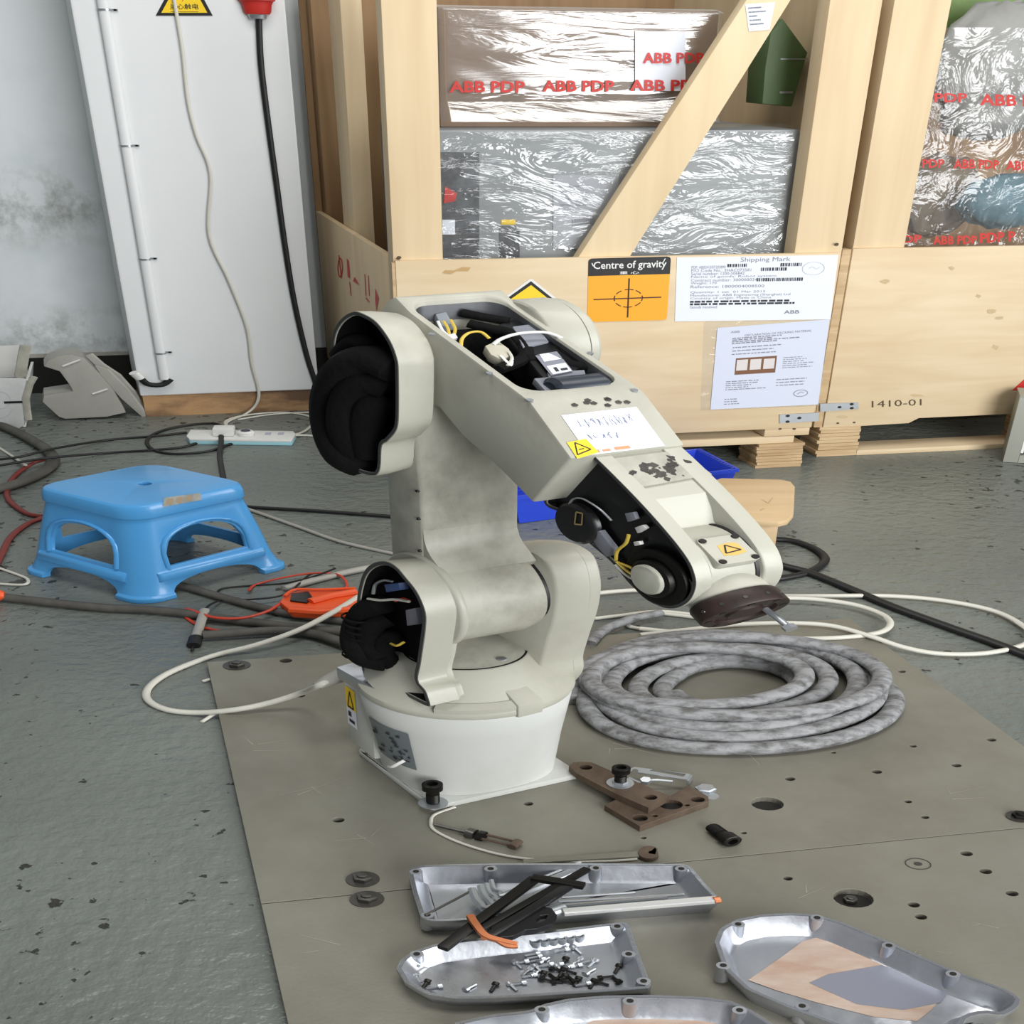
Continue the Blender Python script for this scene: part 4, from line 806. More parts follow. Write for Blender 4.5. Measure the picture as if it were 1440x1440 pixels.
win('connector', [(878, 722), (890, 720), (894, 730), (882, 734)], -.022, .004, MT['inkgrey']); win('connector', [(892, 742), (903, 738), (908, 743), (896, 750)], -.022, .004, MT['white']); win('connector', [(890, 762), (898, 761), (900, 766), (892, 768)], -.022, .004, MT['white'])
def ww(pts, r, mt, u=-.026): return make('wire', M().tube(crom([wi(x, y, u) for x, y in pts], 6), r, 6), mt, rb, angle=70)
ww([(884, 752), (880, 764), (868, 775), (866, 788)], .0016, MT['yellowwire']); ww([(868, 790), (885, 805), (905, 815), (924, 817)], .0018, MT['yellowwire']); ww([(866, 794), (880, 808), (900, 818), (920, 819)], .0016, MT['cream']); ww([(872, 792), (890, 800), (903, 812), (914, 808)], .0016, MT['yellowwire'])
ww([(800, 710), (806, 702), (818, 701), (832, 708), (846, 718), (860, 732)], .0012, MT['zinc'])
# black cable bundles hanging out of the opened joints
def bundle(pts, r, name='cable_loop', u=-.09, mt='black_mat', par=None):
    P3 = [on_plane(x, y, R(z[0] if z else u, 0, 0), R.U) for x, y, *z in pts]
    return make(name, M().tube(crom(P3, 8), r, 10), MT[mt], par or rb, angle=70)
bundle([(560, 520, -.075), (520, 505, -.085), (486, 520, -.095), (468, 560), (470, 605), (486, 640), (512, 655, -.075)], .021)
bundle([(550, 545, -.07), (515, 535, -.085), (494, 560), (490, 600), (505, 640, -.08)], .02)
bundle([(540, 560, -.07), (525, 570, -.08), (518, 600, -.08), (525, 640, -.075)], .018)
bundle([(480, 500, -.08), (500, 480, -.075), (520, 490, -.07)], .012)
bundle([(538, 850, -.075), (515, 858, -.085), (502, 880), (500, 905, -.1), (515, 925, -.095), (545, 932, -.08)], .016)
bundle([(545, 870, -.07), (525, 880, -.085), (518, 905, -.09), (535, 925, -.085)], .014)
bundle([(560, 905, -.068), (545, 895, -.075), (540, 920, -.08), (560, 940, -.07)], .012)
for k in range(7):
    t = k / 6; x, y = 503 + 4 * math.sin(t * 3), 868 + 52 * t; c = on_plane(x, y, R(-.094, 0, 0), R.U); make('sleeve_ring', M().lathe(c - V3(0, 0, .003), (0.2, 0, 1), [(.0165, 0), (.0178, .0015), (.0178, .0035), (.0165, .005)], 14, caps=(False, False)), MT['black_mat'], rb)
bundle([(525, 835, -.08), (528, 822, -.078), (540, 816, -.078), (552, 818, -.075)], .0022, 'wire', mt='zinc')
bundle([(518, 842, -.085), (535, 844, -.083), (555, 843, -.08), (575, 846, -.078)], .0022, 'wire', mt='cream')
bundle([(556, 845, -.08), (568, 842, -.076), (578, 846, -.072)], .002, 'wire', mt='redwire')
bundle([(550, 905, -.088), (558, 908, -.09), (568, 903, -.085)], .0018, 'wire', mt='yellowwire')
def bq(name, pts, u, t, mt): return make(name, M().prism([on_plane(x, y, R(u, 0, 0), R.U) for x, y in pts], R.U * t), mt, rb, bevel=.0008)
bq('connector', [(570, 858), (584, 855), (588, 878), (572, 880)], -.08, .01, MT['inkgrey']); bq('connector', [(540, 822), (560, 820), (562, 830), (543, 833)], -.082, .01, mat('blue_nylon', (60, 86, 140), .4))
# cable plug at the back of the base
GL = [on_plane(x, y, R(u, 0, 0), R.U) for x, y, u in ((502, 941, -.055), (484, 948, -.075), (462, 957, -.095), (446, 965, -.11))]
pg_ = make('cable_gland', M().tube([R(-.04, -.093, .148)] + GL, lambda t: .020 - .013 * t, 14), MT['cover_grey'], rb)
# loose bits of the base: white tie
make('cable_tie', M().tube(crom([drum(math.radians(158), .085, .004), drum(math.radians(160), .08, .010), drum(math.radians(164), .07, .014), drum(math.radians(169), .062, .012)], 5), .0026, 6), MT['white'], rb)
# ------------------------------------------------------------------ hose coil beside the robot
hc = thing('hose_coil', P(1035, 975, ZP), 'thick grey rubber hose lying in a loose coil on the rear plate', 'hose')
HR = .0125
loops = [(1030, 985, 228, 69, .0), (1033, 972, 200, 65, .010), (1024, 962, 184, 61, .019), (1032, 952, 209, 55, .036), (982, 951, 148, 41, .040), (1016, 957, 150, 46, .020), (1020, 961, 110, 37, .012), (1032, 964, 90, 32, .002)]
def coil_pt(t):
    k = t / (2 * math.pi); i = min(int(k), len(loops) - 1); f = max(0, (k - i - .70) / .30); f = f * f * (3 - 2 * f)
    a, b = loops[i], loops[min(i + 1, len(loops) - 1)]; cx, cy, rx, ry, z = (a[j] + (b[j] - a[j]) * f for j in range(5))
    th = t + math.radians(212); wob = 1 + .012 * math.sin(3 * th + i * 2)
    return P(cx + rx * wob * math.cos(th), cy + ry * wob * math.sin(th), ZP + HR + max(0, z + .002 * math.sin(2 * th + i)))
n_ = len(loops) * 60 - 8
make('hose', M().tube([coil_pt(2 * math.pi * i / 60) for i in range(n_)], HR, 12), MT['hose'], hc, angle=70)
make('hose_turn', M().tube(crom([P(x, y, ZP + HR + z) for x, y, z in ((806, 985, .0), (818, 955, .006), (850, 925, .006), (905, 903, .004), (975, 893, .012), (1060, 895, .022), (1140, 908, .022), (1195, 926, .012), (1235, 955, .004))], 8), HR, 12), MT['hose'], hc, angle=70)
# ------------------------------------------------------------------ loose bolts and clamp parts
def cap_screw(name, p, d, L, r, mt, label, cat, group=None, rh=None, hh=None):
    """socket head screw: tip at p, shank along d"""
    o = thing(name, p, label, cat, group); rh = rh or r * 1.6; hh = hh or r * 2
    make('shank', M().cyl(p, p + d * (L - hh), r, n=12), mt, o, bevel=0)
    m = M().lathe(p, d, [(rh * .96, L - hh), (rh, L - hh + .0006), (rh, L - .0008), (rh * .9, L), (rh * .55, L), (rh * .5, L - hh * .5)], 18); make('head', m, mt, o)
    make('thread', M().lathe(p, d, [(r * (1.08 if k % 2 else .98), L * .04 + k * L * .026) for k in range(18)], 12), mt, o); return o
p = on_plane(609, 1128, R(0, .075, 0), R.V); p = R(*R.pw(609, 1130, .0115), .0115)
o = cap_screw('socket_screw', p + V3(0, 0, .0032), V3(0, 0, 1), .044, .0068, MT['bolt_dark'], 'black socket screw standing in the front corner of the robot base', 'screw')
make('washer', M().lathe(p, (0, 0, 1), [(.0155, .0002), (.0155, .0025), (.008, .003)], 20), MT['zinc'], o)
def slab(name, pts, z0, z1, holes, mt, label, cat, bev=.001, hr=.0055, z1b=None, hm=True):
    t = thing(name, P(pts[0][0], pts[0][1], z0), label, cat); A_ = [P(x, y, z1) for x, y in pts]
    m = M().loft([[V3(p.x, p.y, z0) for p in A_], A_])
    if holes:
        c = M(); [c.cyl(P(x, y, z1) - V3(0, 0, (z1 - z0) * .8), P(x, y, z1) + V3(0, 0, .01), r, n=16) for x, y, r in holes]; m = cut(m, c)
    make('body', m, mt, t, flat=True, bevel=bev)
    if holes and hm:
        c = M(); [c.cyl(P(x, y, z1) - V3(0, 0, (z1 - z0) * .8), P(x, y, z1) - V3(0, 0, (z1 - z0) * .72), r * .97, n=16) for x, y, r in holes]; make('hole_bottom', c, MT['hole'], t, kind='stuff')
    return t
slab('clamp_block', [(850, 1132), (873, 1121), (912, 1135), (941, 1120), (968, 1104), (996, 1120), (997, 1127), (900, 1162)], ZP, ZP + .013, [(900, 1150, .0078), (981, 1124, .0075), (921, 1147, .003), (966, 1132, .003), (943, 1131, .0125)], MT['rust'], 'notched brown steel clamp block lying flat on the plate', 'clamp')
slab('clamp_bar', [(800, 1077), (806, 1072), (818, 1071), (832, 1072), (941, 1119), (912, 1136), (866, 1116), (812, 1088)], ZP + .0135, ZP + .027, [(824, 1079, .0068), (915, 1121, .0068), (923, 1110, .004)], MT['rust'], 'long brown steel clamp bar lying across the notched block', 'clamp')
p = P(872, 1102, ZP + .0275)
o = cap_screw('socket_screw', p + V3(0, 0, .003), V3(0, 0, 1), .036, .0062, MT['bolt_dark'], 'black socket screw standing upright on the long clamp bar', 'screw')
make('washer', M().lathe(p, (0, 0, 1), [(.0145, .0002), (.0145, .0026), (.0075, .003)], 20), MT['zinc'], o); make('nut', M().cyl(p + V3(0, 0, .003), p + V3(0, 0, .007), .0085, n=6), MT['zinc'], o)
sp = thing('slotted_bracket', P(930, 1095, ZP), 'small shiny slotted steel bracket behind the clamp bar', 'bracket')
zz = ZP + .024
pts = [P(x, y, zz) for x, y in ((880, 1085), (892, 1080), (971, 1090), (966, 1098))]; slot = [P(x, y, zz) for x, y in ((912, 1085), (918, 1083), (964, 1090), (961, 1094))]
m = cut(M().prism(pts, V3(0, 0, .003)), M().prism([q_ - V3(0, 0, .01) for q_ in slot], V3(0, 0, .03)), M().cyl(P(893, 1084, zz - .01), P(893, 1084, zz + .01), .0035, n=14)); make('slotted_plate', m, MT['zinc'], sp, flat=True, bevel=.0004)
make('bent_tab', M().prism([P(966, 1098, zz), P(971, 1090, zz), P(972, 1096, ZP + .001), P(967, 1104, ZP + .001)], V3(.002, 0, 0)), MT['zinc'], sp)
make('spring_leaf', M().tube(crom([P(884, 1094, zz - .004), P(900, 1100, zz - .006), P(920, 1097, zz - .002), P(945, 1099, zz - .006)], 6), .0028, 6), MT['zinc'], sp); make('nut', M().cyl(P(908, 1100, zz - .008), P(908, 1096, zz + .002), .006, n=6), MT['zinc'], sp)
m = M().lathe(P(992, 1112, ZP), (0, 0, 1), [(.0055, .0002), (.0115, .0004), (.0115, .007), (.0095, .009), (.0055, .009)], 6); m.loft([]) if False else None
nt2 = thing('flange_nut', P(992, 1112, ZP), 'shiny nut with washer lying beside the notched clamp block', 'nut'); make('nut', m, MT['zinc'], nt2); make('washer', M().lathe(P(999, 1120, ZP), (0, 0, 1), [(.004, .0002), (.009, .0002), (.009, .0018), (.004, .0018)], 20), MT['zinc'], nt2)
a, b = P(1001, 1163, ZP + .0075), P(1031, 1184, ZP + .0105); cap_screw('socket_screw', a, (b - a).normalized(), (b - a).length, .0075, MT['bolt_dark'], 'black socket screw lying alone on the plate right of the clamp parts', 'screw', rh=.0105)
# small turnbuckle and strap wire in front of the robot base
tb = thing('adjusting_rod', P(675, 1172, ZP), 'thin dirty adjusting rod with clamp nuts lying before the robot base', 'rod')
a, b = P(612, 1160, ZP + .006), P(733, 1189, ZP + .006); at = lambda k: a.lerp(b, k)
make('rod', M().cyl(at(0), at(.4), .0028, n=8), MT['bolt'], tb); make('ring', M().cyl(at(.38), at(.47), .0085, n=12), MT['bolt'], tb); make('clamp', M().cyl(at(.5), at(.58), .0085, n=6), MT['bolt_dark'], tb)
off = (b - a).cross(V3(0, 0, 1)).normalized() * .005
for k in (-1, 1): make('slide_bar', M().cyl(at(.58) + off * k, at(.95) + off * k, .002, n=6), MT['rust'], tb)
make('end_stop', M().cyl(at(.93) - off * 1.5, at(.93) + off * 1.5, .0055, n=8), MT['rust'], tb)
cable('strap_wire', [P(x, y, ZP + .0026 + z) for x, y, z in ((640, 1135, .0), (612, 1145, 0), (606, 1156, 0), (612, 1168, 0), (650, 1186, 0), (710, 1203, 0), (780, 1211, 0), (850, 1211, 0), (896, 1208, 0))], .002, MT['cream'], 'thin pale wire curving from the robot base to the wrench', 'wire')
wrn = thing('open_end_wrench', P(900, 1205, ZP), 'dirty open end wrench lying behind the tool-filled tray', 'wrench')
hp = [(P(912 + 15 * math.cos(math.radians(t)), 1203 + 9 * math.sin(math.radians(t)), ZP + .001)) for t in range(25, 340, 15)]
jaw = [P(919, 1207, ZP + .001), P(908, 1205, ZP + .001), P(908, 1201, ZP + .001), P(922, 1199, ZP + .001)]
make('wrench_head', M().prism(hp[::-1] + [P(924, 1200, ZP + .001), P(911, 1201, ZP + .001), P(910, 1205, ZP + .001), P(922, 1207, ZP + .001)], V3(0, 0, .008)), MT['rust'], wrn, flat=True, bevel=.0008)
make('handle', M().prism([P(x, y, ZP + .002) for x, y in ((899, 1199), (900, 1207), (735, 1217), (735, 1211))], V3(0, 0, .005)), MT['steel'], wrn, bevel=.0015)
# ------------------------------------------------------------------ cast covers used as trays
def tray(name, rim, h, label, cat='cover', wall=.0042, taper=.009, floor=.005, mt='cast', bosses=(), close_smooth=True, n=96, grp='cast robot covers used as trays'):
    t = thing(name, P(sum(x for x, y in rim) / len(rim), sum(y for x, y in rim) / len(rim), ZP), label, cat, grp)
    o = resample([P(x, y, ZP + h) for x, y in rim], n); o2 = [(p.x, p.y) for p in o]
    ri, fi, bo = inset(o2, wall), inset(o2, wall + taper), inset(o2, taper * .9)
    z = lambda ps, zz: [V3(p[0], p[1], ZP + zz) for p in ps]
    make('cover_shell', M().loft([z(bo, .0004), z(o2, h - .006), z(o2, h), z(ri, h), z(fi, floor + .004), z(inset(o2, wall + taper + .004), floor)]), MT[mt], t, angle=38)
    make('rim_edge', M().loft([z(inset(o2, .0004), h + .0004), z(inset(o2, wall - .0004), h + .0004)], (False, False)), MT['cast_bright'], t, closed=False)
    for x, y in bosses:
        p = P(x, y, ZP + h); p.z = ZP; m = M().cyl(p + V3(0, 0, floor), p + V3(0, 0, h + .0008), .0068, .006, n=16); make('boss', m, MT[mt], t); make('screw_hole', M().cyl(p + V3(0, 0, h + .0006), p + V3(0, 0, h + .0014), .003, n=10), MT['hole'], t)
    return t
tA = tray('cast_cover', [(574, 1223), (584, 1218), (602, 1216), (700, 1214), (830, 1214), (965, 1215), (972, 1219), (992, 1243), (1013, 1265), (1006, 1269), (920, 1275), (800, 1284), (700, 1291), (640, 1295), (604, 1296), (592, 1290), (580, 1252)], .032, 'rectangular cast cover tray filled with hex keys', bosses=[(585, 1226), (690, 1222), (838, 1221), (958, 1222), (601, 1287)])
tB = tray('cast_cover', [(558, 1362), (563, 1350), (580, 1338), (610, 1328), (650, 1322), (700, 1316), (760, 1310), (820, 1303), (878, 1296), (884, 1300), (900, 1345), (915, 1385), (912, 1390), (860, 1394), (780, 1399), (700, 1404), (640, 1405), (600, 1399), (570, 1382)], .026, 'round-ended cast cover tray scattered with small screws', bosses=[(586, 1342), (868, 1303), (884, 1342), (905, 1380)])
tC = tray('cast_cover', [(640, 1438), (690, 1427), (745, 1421), (765, 1412), (800, 1404), (850, 1400), (920, 1399), (990, 1402), (1030, 1408), (1060, 1422), (1090, 1442), (1100, 1465), (1080, 1490), (900, 1510), (720, 1505), (650, 1480)], .034, 'cast cover at the front edge, cut off by the frame', bosses=[(762, 1420), (886, 1408), (1040, 1421)])
tD = tray('cast_cover', [(1005, 1325), (1012, 1306), (1035, 1293), (1070, 1286), (1110, 1284), (1148, 1286), (1185, 1297), (1250, 1324), (1300, 1347), (1360, 1372), (1415, 1391), (1436, 1404), (1432, 1416), (1410, 1428), (1385, 1424), (1360, 1430), (1345, 1460), (1290, 1480), (1230, 1462), (1170, 1440), (1110, 1418), (1050, 1392), (1018, 1362)], .034, 'large teardrop cast cover with a pinkish stained floor', bosses=[(1038, 1300), (1149, 1291), (1250, 1330), (1340, 1370), (1017, 1358), (1128, 1415)])
def stain(tray_o, pts, z, mt, name='stain'): make(name, M().add([P(x, y, ZP + z) for x, y in pts], [tuple(range(len(pts)))]), mt, tray_o, closed=False)
stain(tD, [(1052, 1378), (1070, 1366), (1100, 1345), (1130, 1323), (1150, 1318), (1180, 1327), (1235, 1352), (1290, 1378), (1330, 1396), (1310, 1420), (1290, 1436), (1230, 1430), (1150, 1410), (1090, 1392)], .0056, MT['pinkrust'])
stain(tD, [(1138, 1382), (1165, 1370), (1240, 1357), (1290, 1374), (1332, 1397), (1322, 1410), (1270, 1420), (1205, 1412), (1160, 1392)], .0060, mat('blue_grey_metal', (150, 152, 166), .35, metal=.4))
stain(tD, [(1300, 1372), (1318, 1374), (1330, 1384), (1318, 1384)], .0064, mat('rust_spot', (120, 66, 30), .7))
stain(tC, [(780, 1460), (850, 1428), (960, 1428), (1010, 1440), (1040, 1470), (900, 1490)], .0056, MT['pinkrust'])
# screws in the round-ended tray
scr = {}
def little_screw(kind, ang, tilt, mt):
    d = V3(math.cos(ang) * math.cos(tilt), math.sin(ang) * math.cos(tilt), math.sin(tilt)); c = P(700, 1370, ZP); c.z = ZP + .0085
    br_ = 'bright' if mt == MT['zinc'] else 'black'; o = thing('small_screw', c, 'small %s screw lying loose in the round-ended cast tray' % br_, 'screw', 'small %s screws in the cast tray' % br_)
    m = M().cyl(c - d * .007, c + d * .003, .0017, n=7); make('shank', m, mt, o); m = M().cyl(c + d * .003, c + d * .0068, .0033, n=9); make('head', m, mt, o); return o, c
protos = [little_screw(k, a, t, MT['zinc'] if k % 2 == 0 else MT['bolt_dark']) for k, (a, t) in enumerate(((.3, .1), (1.2, .2), (2.1, .05), (2.8, .25), (4.0, .1), (5.2, .15), (.9, .5), (3.4, .0)))]; protos = [(o, c, o.location.copy()) for o, c in protos]
spots = [(749, 1342, 0), (752, 1346, 0), (757, 1350, 0), (790, 1336, 0), (812, 1336, 2), (827, 1352, 0), (829, 1366, 4), (833, 1354, 6), (782, 1357, 0), (788, 1362, 2), (793, 1352, 1), (797, 1360, 0), (803, 1356, 4), (808, 1358, 0), (812, 1352, 6), (800, 1366, 3), (790, 1367, 1), (783, 1364, 3), (768, 1357, 0), (757, 1362, 2), (752, 1368, 4), (745, 1372, 0), (741, 1366, 6), (762, 1372, 1), (770, 1378, 3), (778, 1374, 5), (786, 1380, 7), (792, 1376, 1), (798, 1380, 3), (804, 1377, 5), (811, 1380, 1), (820, 1384, 0), (833, 1383, 1), (845, 1382, 3), (852, 1374, 7), (868, 1362, 1), (866, 1377, 5), (729, 1383, 0), (721, 1387, 2), (694, 1388, 1), (661, 1388, 4), (611, 1388, 0), (587, 1376, 2), (598, 1384, 1), (582, 1362, 6), (733, 1353, 0), (764, 1350, 4), (728, 1356, 2)]
used = set()
for x, y, k in spots:
    o, c, home = protos[k]; d = P(x, y, ZP + .0085) - c
    if k in used: n2 = copy_thing(o, d); n2.location = home + T(d)
    else: o.location = home + T(d); used.add(k)
pb = thing('clear_bushing', P(782, 1332, ZP + .02), 'row of clear plastic sleeves standing at the back edge of the screw tray', 'bushing')
for k in range(6):
    p = P(753 + k * 12, 1330 - k * 1.5, ZP + .007); make('sleeve', M().lathe(p, (0, 0, 1), [(.0055, 0), (.0055, .012), (.0042, .012), (.0042, .001)], 16), MT['zinc'], pb)
# ------------------------------------------------------------------ hex keys and tools in the rectangular tray
def hexkey(name, pts, r, mt, label, grp=None, n=6): o = thing(name, pts[0], label, 'hex key', grp); make('key', M().tube(pts, r, n), mt, o, angle=25); return o
tz = lambda x, y, z: P(x, y, ZP + z)
for k, (x, y, x2, y2) in enumerate(((664, 1250, 686, 1277), (676, 1246, 698, 1272), (684, 1243, 702, 1266), (691, 1238, 706, 1259))):
    hexkey('hex_key', crom([tz(x, y, .028 - .001 * k), tz(x + 4, y + 12, .027), tz(x + 12, y2 - 5, .026), tz(x2, y2, .026), tz(x2 + 40, y2 - 18, .024), tz(x2 + 110, y2 - 46, .022)], 5), .0045 - .0006 * k, MT['zinc'], ['thickest bent steel hex key at the left of the key bunch', 'second bent steel hex key from the left of the bunch', 'third bent steel hex key from the left of the bunch', 'thinnest bent steel hex key at the right of the bunch'][k], 'bent steel hex keys in the tray')
for k, (x0, y0, x1, y1, r) in enumerate(((790, 1262, 893, 1255, .002), (785, 1268, 962, 1258, .0024), (780, 1275, 938, 1262, .003))):
    hexkey('hex_rod', [tz(x0, y0, .020), tz(x1, y1, .020)], r, MT['zinc'], ['shortest slim steel rod in the rectangular tray', 'longest slim steel rod in the rectangular tray', 'thick slim-ended steel rod nearest the tray rim'][k], 'steel rods in the tray')
hexkey('hex_key', [tz(640, 1288 - 4, .036), tz(598, 1287, .034), tz(640, 1265, .03), tz(664, 1252, .028)][1:], .0016, MT['bolt'], 'thin wire hex key across the left end of the tray')
hs2 = thing('hex_key_holder', tz(740, 1290, .036), 'black folding hex key holder resting across the two trays', 'tool')
def bar(name, x0, y0, z0, x1, y1, z1, w, t, mt, par):
    a, b = tz(x0, y0, z0), tz(x1, y1, z1); d = (b - a).normalized(); s_ = d.cross(V3(0, 0, 1)).normalized() * w; u = V3(0, 0, t)
    return make(name, M().loft([[e - s_ - u, e + s_ - u, e + s_ + u, e - s_ + u] for e in (a, b)]), mt, par, bevel=.0012)
bar('key_blade', 622, 1334, .034, 752, 1236, .046, .0055, .004, MT['bolt_dark'], hs2); bar('key_blade', 672, 1310, .042, 826, 1222, .050, .0042, .0035, MT['bolt_dark'], hs2); bar('key_blade', 690, 1316, .044, 800, 1246, .048, .005, .004, MT['black_gloss'], hs2)
bar('cross_piece', 748, 1234, .05, 822, 1246, .05, .005, .004, MT['bolt_dark'], hs2)
gp_ = [(690, 1310), (700, 1296), (730, 1284), (752, 1277), (776, 1283), (783, 1292), (776, 1305), (756, 1312), (738, 1314), (722, 1322), (704, 1324)]
m = cut(M().prism([tz(x, y, .036) for x, y in gp_], V3(0, 0, .009)), M().prism([tz(x, y, .03) for x, y in ((752, 1303), (760, 1297), (770, 1296), (766, 1304), (756, 1307))], V3(0, 0, .03))); make('holder_body', m, MT['black_gloss'], hs2, flat=True, bevel=.001)
make('handle_sleeve', M().cyl(tz(766, 1285, .03), tz(793, 1277, .03), .009, n=14), MT['zinc'], hs2)
lr = thing('long_rod', tz(880, 1270, .034), 'bright square steel bar lying along the front rim of the tray', 'bar'); bar('bar', 792, 1283, .0365, 1008, 1265, .0365, .0050, .0035, mat('bright_bar', (226, 226, 224), .3, metal=.4), lr); make('end_tip', M().cyl(tz(1004, 1266, .038), tz(1012, 1265, .038), .005, n=8), MT['copper'], lr)
cp = thing('copper_strip', tz(690, 1315, .047), 'bent copper-coloured strip lying on the black key holder', 'strip')
make('strip', M().tube(crom([tz(661, 1288, .05), tz(670, 1302, .05), tz(683, 1316, .048), tz(705, 1323, .046), tz(727, 1328, .044)], 6), lambda t: .0048 - .001 * t, 4), MT['copper'], cp)
make('strip', M().tube(crom([tz(677, 1320, .046), tz(692, 1319, .047), tz(712, 1330, .044), tz(728, 1331, .043)], 6), .003, 4), MT['copper'], cp)
# ------------------------------------------------------------------ blue plastic step stool
SA, SB, SCc = P(34, 806, 0), P(190, 838, 0), P(402, 800, 0)
cen = (SA + SCc) / 2; d1 = (SCc - SA) * 1.06; d2 = V3(d1.y, -d1.x, 0) * .93; e1, e2 = (d1 + d2) / 2, (d1 - d2) / 2; cen += V3(0, .012, 0)
stl = thing('step_stool', cen, 'bright blue plastic step stool with arched side openings', 'stool')
SH = .25
def sp_(a, b, z): return V3(cen.x, cen.y, 0) + e1 * a + e2 * b + V3(0, 0, z)
def sq(k, z, r=.10, seg=6): return [sp_(p.x, p.y, z) for p in rrect(-k, k, -k, k, r, seg)]
def kk(z): t = z / SH; return .475 - .10 * t - .015 * t * t
sh_ = M().loft([sq(.505, .0005, .13), sq(.502, .012, .13), sq(.480, .016, .12), sq(kk(.05), .05, .12), sq(kk(.12), .12, .12), sq(kk(.2), .2, .13), sq(kk(.212), .212, .13), sq(.394, .2145, .14), sq(.390, .236, .14), sq(.381, .246, .14), sq(.362, SH, .14)])
inn = M().loft([sq(.455, -.005, .10), sq(kk(.2) - .028, .2, .11), sq(.33, .236, .11)])
def arch(ax, w, z0, z1, wt, zs):
    """arched opening prism through the stool along one axis"""
    pts = [(-w, z0), (w, z0), (w, zs)] + [(wt * math.cos(t), zs + (z1 - zs) * math.sin(t) ** .8) for t in (math.pi * i / 14 for i in range(1, 14))] + [(-w, zs)]
    f = (lambda a, d, z: sp_(d, a, z)) if ax else (lambda a, d, z: sp_(a, d, z))
    return M().loft([[f(a, d, z) for a, z in pts] for d in (-.7, .7)])
body = cut(sh_, inn, arch(1, .25, .082, .174, .235, .115), arch(0, .25, .082, .174, .235, .115), arch(1, .29, -.01, .046, .28, .012), arch(0, .29, -.01, .046, .28, .012), M().cyl(sp_(0, .02, .18), sp_(0, .02, .3), .010, n=16))
make('stool_body', body, MT['blue_stool'], stl, bevel=.002, seg=2, angle=40)
def side_pt(ax, sgn, a, z, o=.0):
    d = sgn * (kk(z) + o); return sp_(d, a, z) if ax else sp_(a, d, z)
for ax, sgn in ((1, 1), (0, -1), (1, -1), (0, 1)):
    pts = [(-.268, .08), (-.268, .118)] + [(.264 * math.cos(t), .118 + .064 * math.sin(t) ** .8) for t in (math.pi * (1 - i / 12) for i in range(1, 12))] + [(.268, .118), (.268, .08)]
    make('arch_rim', M().tube([side_pt(ax, sgn, a, z, .002) for a, z in pts], .0045, 6), MT['blue_stool'], stl, angle=70)
    pr_ = ((.047, .002), (.050, .020), (.054, .026), (.066, .026), (.071, .020), (.074, .0))
    make('lower_ledge', M().loft([[side_pt(ax, sgn, a, z, o * f_) for z, o in pr_] for a, f_ in ((-.345, .5), (-.33, 1), (.33, 1), (.345, .5))]), MT['blue_stool'], stl, angle=40)
f = lambda x, y: on_plane(x, y, sp_(.392, 0, .226) + e1 * .004, (e1 - e2 * (e1.dot(e2) / e2.length_squared)).normalized())
q = Quad(f(229, 713), f(283, 703), f(282, 693), f(231, 700)); lg = make('sticker', q.rect(M(), 0, 1, 0, 1), mat('sticker_grey', (140, 150, 150), .5, var=1, vscale=40, rgb2=(196, 190, 176)), stl, closed=False, label='worn printed sticker on the stool edge')
m = M(); [q.poly(m, [(.17 + .25 * k + .10 * math.cos(t), .5 + .35 * math.sin(t)) for t in (i * .7 for i in range(9))], .0004) for k in range(3)]; make('print', m, mat('sticker_tan', (178, 156, 128), .6), lg, closed=False)
# ------------------------------------------------------------------ power strip with plugs
ps = thing('power_strip', P(338, 625, 0), 'white power strip with pale blue edge on the floor by the column', 'power strip')
pk = [P(x, y, .022) for x, y in ((262, 613), (268, 604), (412, 606), (416, 610), (410, 619), (266, 617))]
make('strip_base', M().loft([[V3(p.x, p.y, .001) for p in pk], [V3(p.x, p.y, .014) for p in pk]]), MT['pale_blue'], ps, bevel=.002); make('strip_top', M().loft([[V3(p.x, p.y, .0142) for p in pk], [V3(p.x, p.y, .022) for p in pk]]), MT['white'], ps, bevel=.002)
for x in (377, 395): p = P(x, 610, .0222); make('socket', M().box(Fr(p, .05), -.006, .006, -.012, .012, -.0005, .0005), MT['inkfaint'], ps)
p1 = thing('square_plug', P(315, 610, .023), 'white square plug in the power strip with a black cord', 'plug'); make('plug_body', M().box(Fr(P(315, 612, .023), .05), -.021, .021, -.012, .03, 0, .028), MT['white'], p1, bevel=.004)
p2 = thing('round_plug', P(346, 610, .023), 'white round plug with dark centre beside the square plug', 'plug'); c = P(346, 612, .023); make('plug_body', M().lathe(c, (0, 0, 1), [(.016, 0), (.018, .012), (.014, .017)], 20, sy=1), MT['white'], p2); make('centre', M().cyl(c + V3(0, 0, .0171), c + V3(0, 0, .0185), .010, n=16), mat('dark_violet', (46, 44, 66), .4), p2)
# ------------------------------------------------------------------ cables on the floor
def fcable(name, pts, r, mt, label, grp=None, z=0.0, cat='cable', per=7): return cable(name, [P(x, y, r + z + .0006 + (q_[0] if q_ else 0)) for x, y, *q_ in pts], r, mt, label, cat, grp, per=per)
fcable('plug_cable', [(311, 612, .02), (311, 622, .012), (309, 640), (311, 655), (314, 672), (318, 695)], .0055, MT['black'], 'black cord from the square plug toward the blue stool')
fcable('black_cable', [(-10, 656, .028), (40, 648, .03), (77, 643, .028), (150, 637), (213, 633), (260, 628), (290, 617), (312, 606), (305, 596), (270, 597), (230, 605), (208, 617), (212, 630), (240, 638), (290, 635), (325, 624), (345, 614, .012)], .0042, MT['black'], 'black cord looping from the round plug along the floor to the left')
fcable('black_cable', [(-10, 647, .03), (30, 642, .032), (75, 631, .028), (150, 619), (220, 613), (262, 608)], .0042, MT['black'], 'straight black cord running left behind the looped one')
fcable('white_strip_cable', [(414, 612, .008), (440, 613), (480, 622), (530, 628)], .0035, MT['cream'], 'white cord leaving the right end of the power strip')
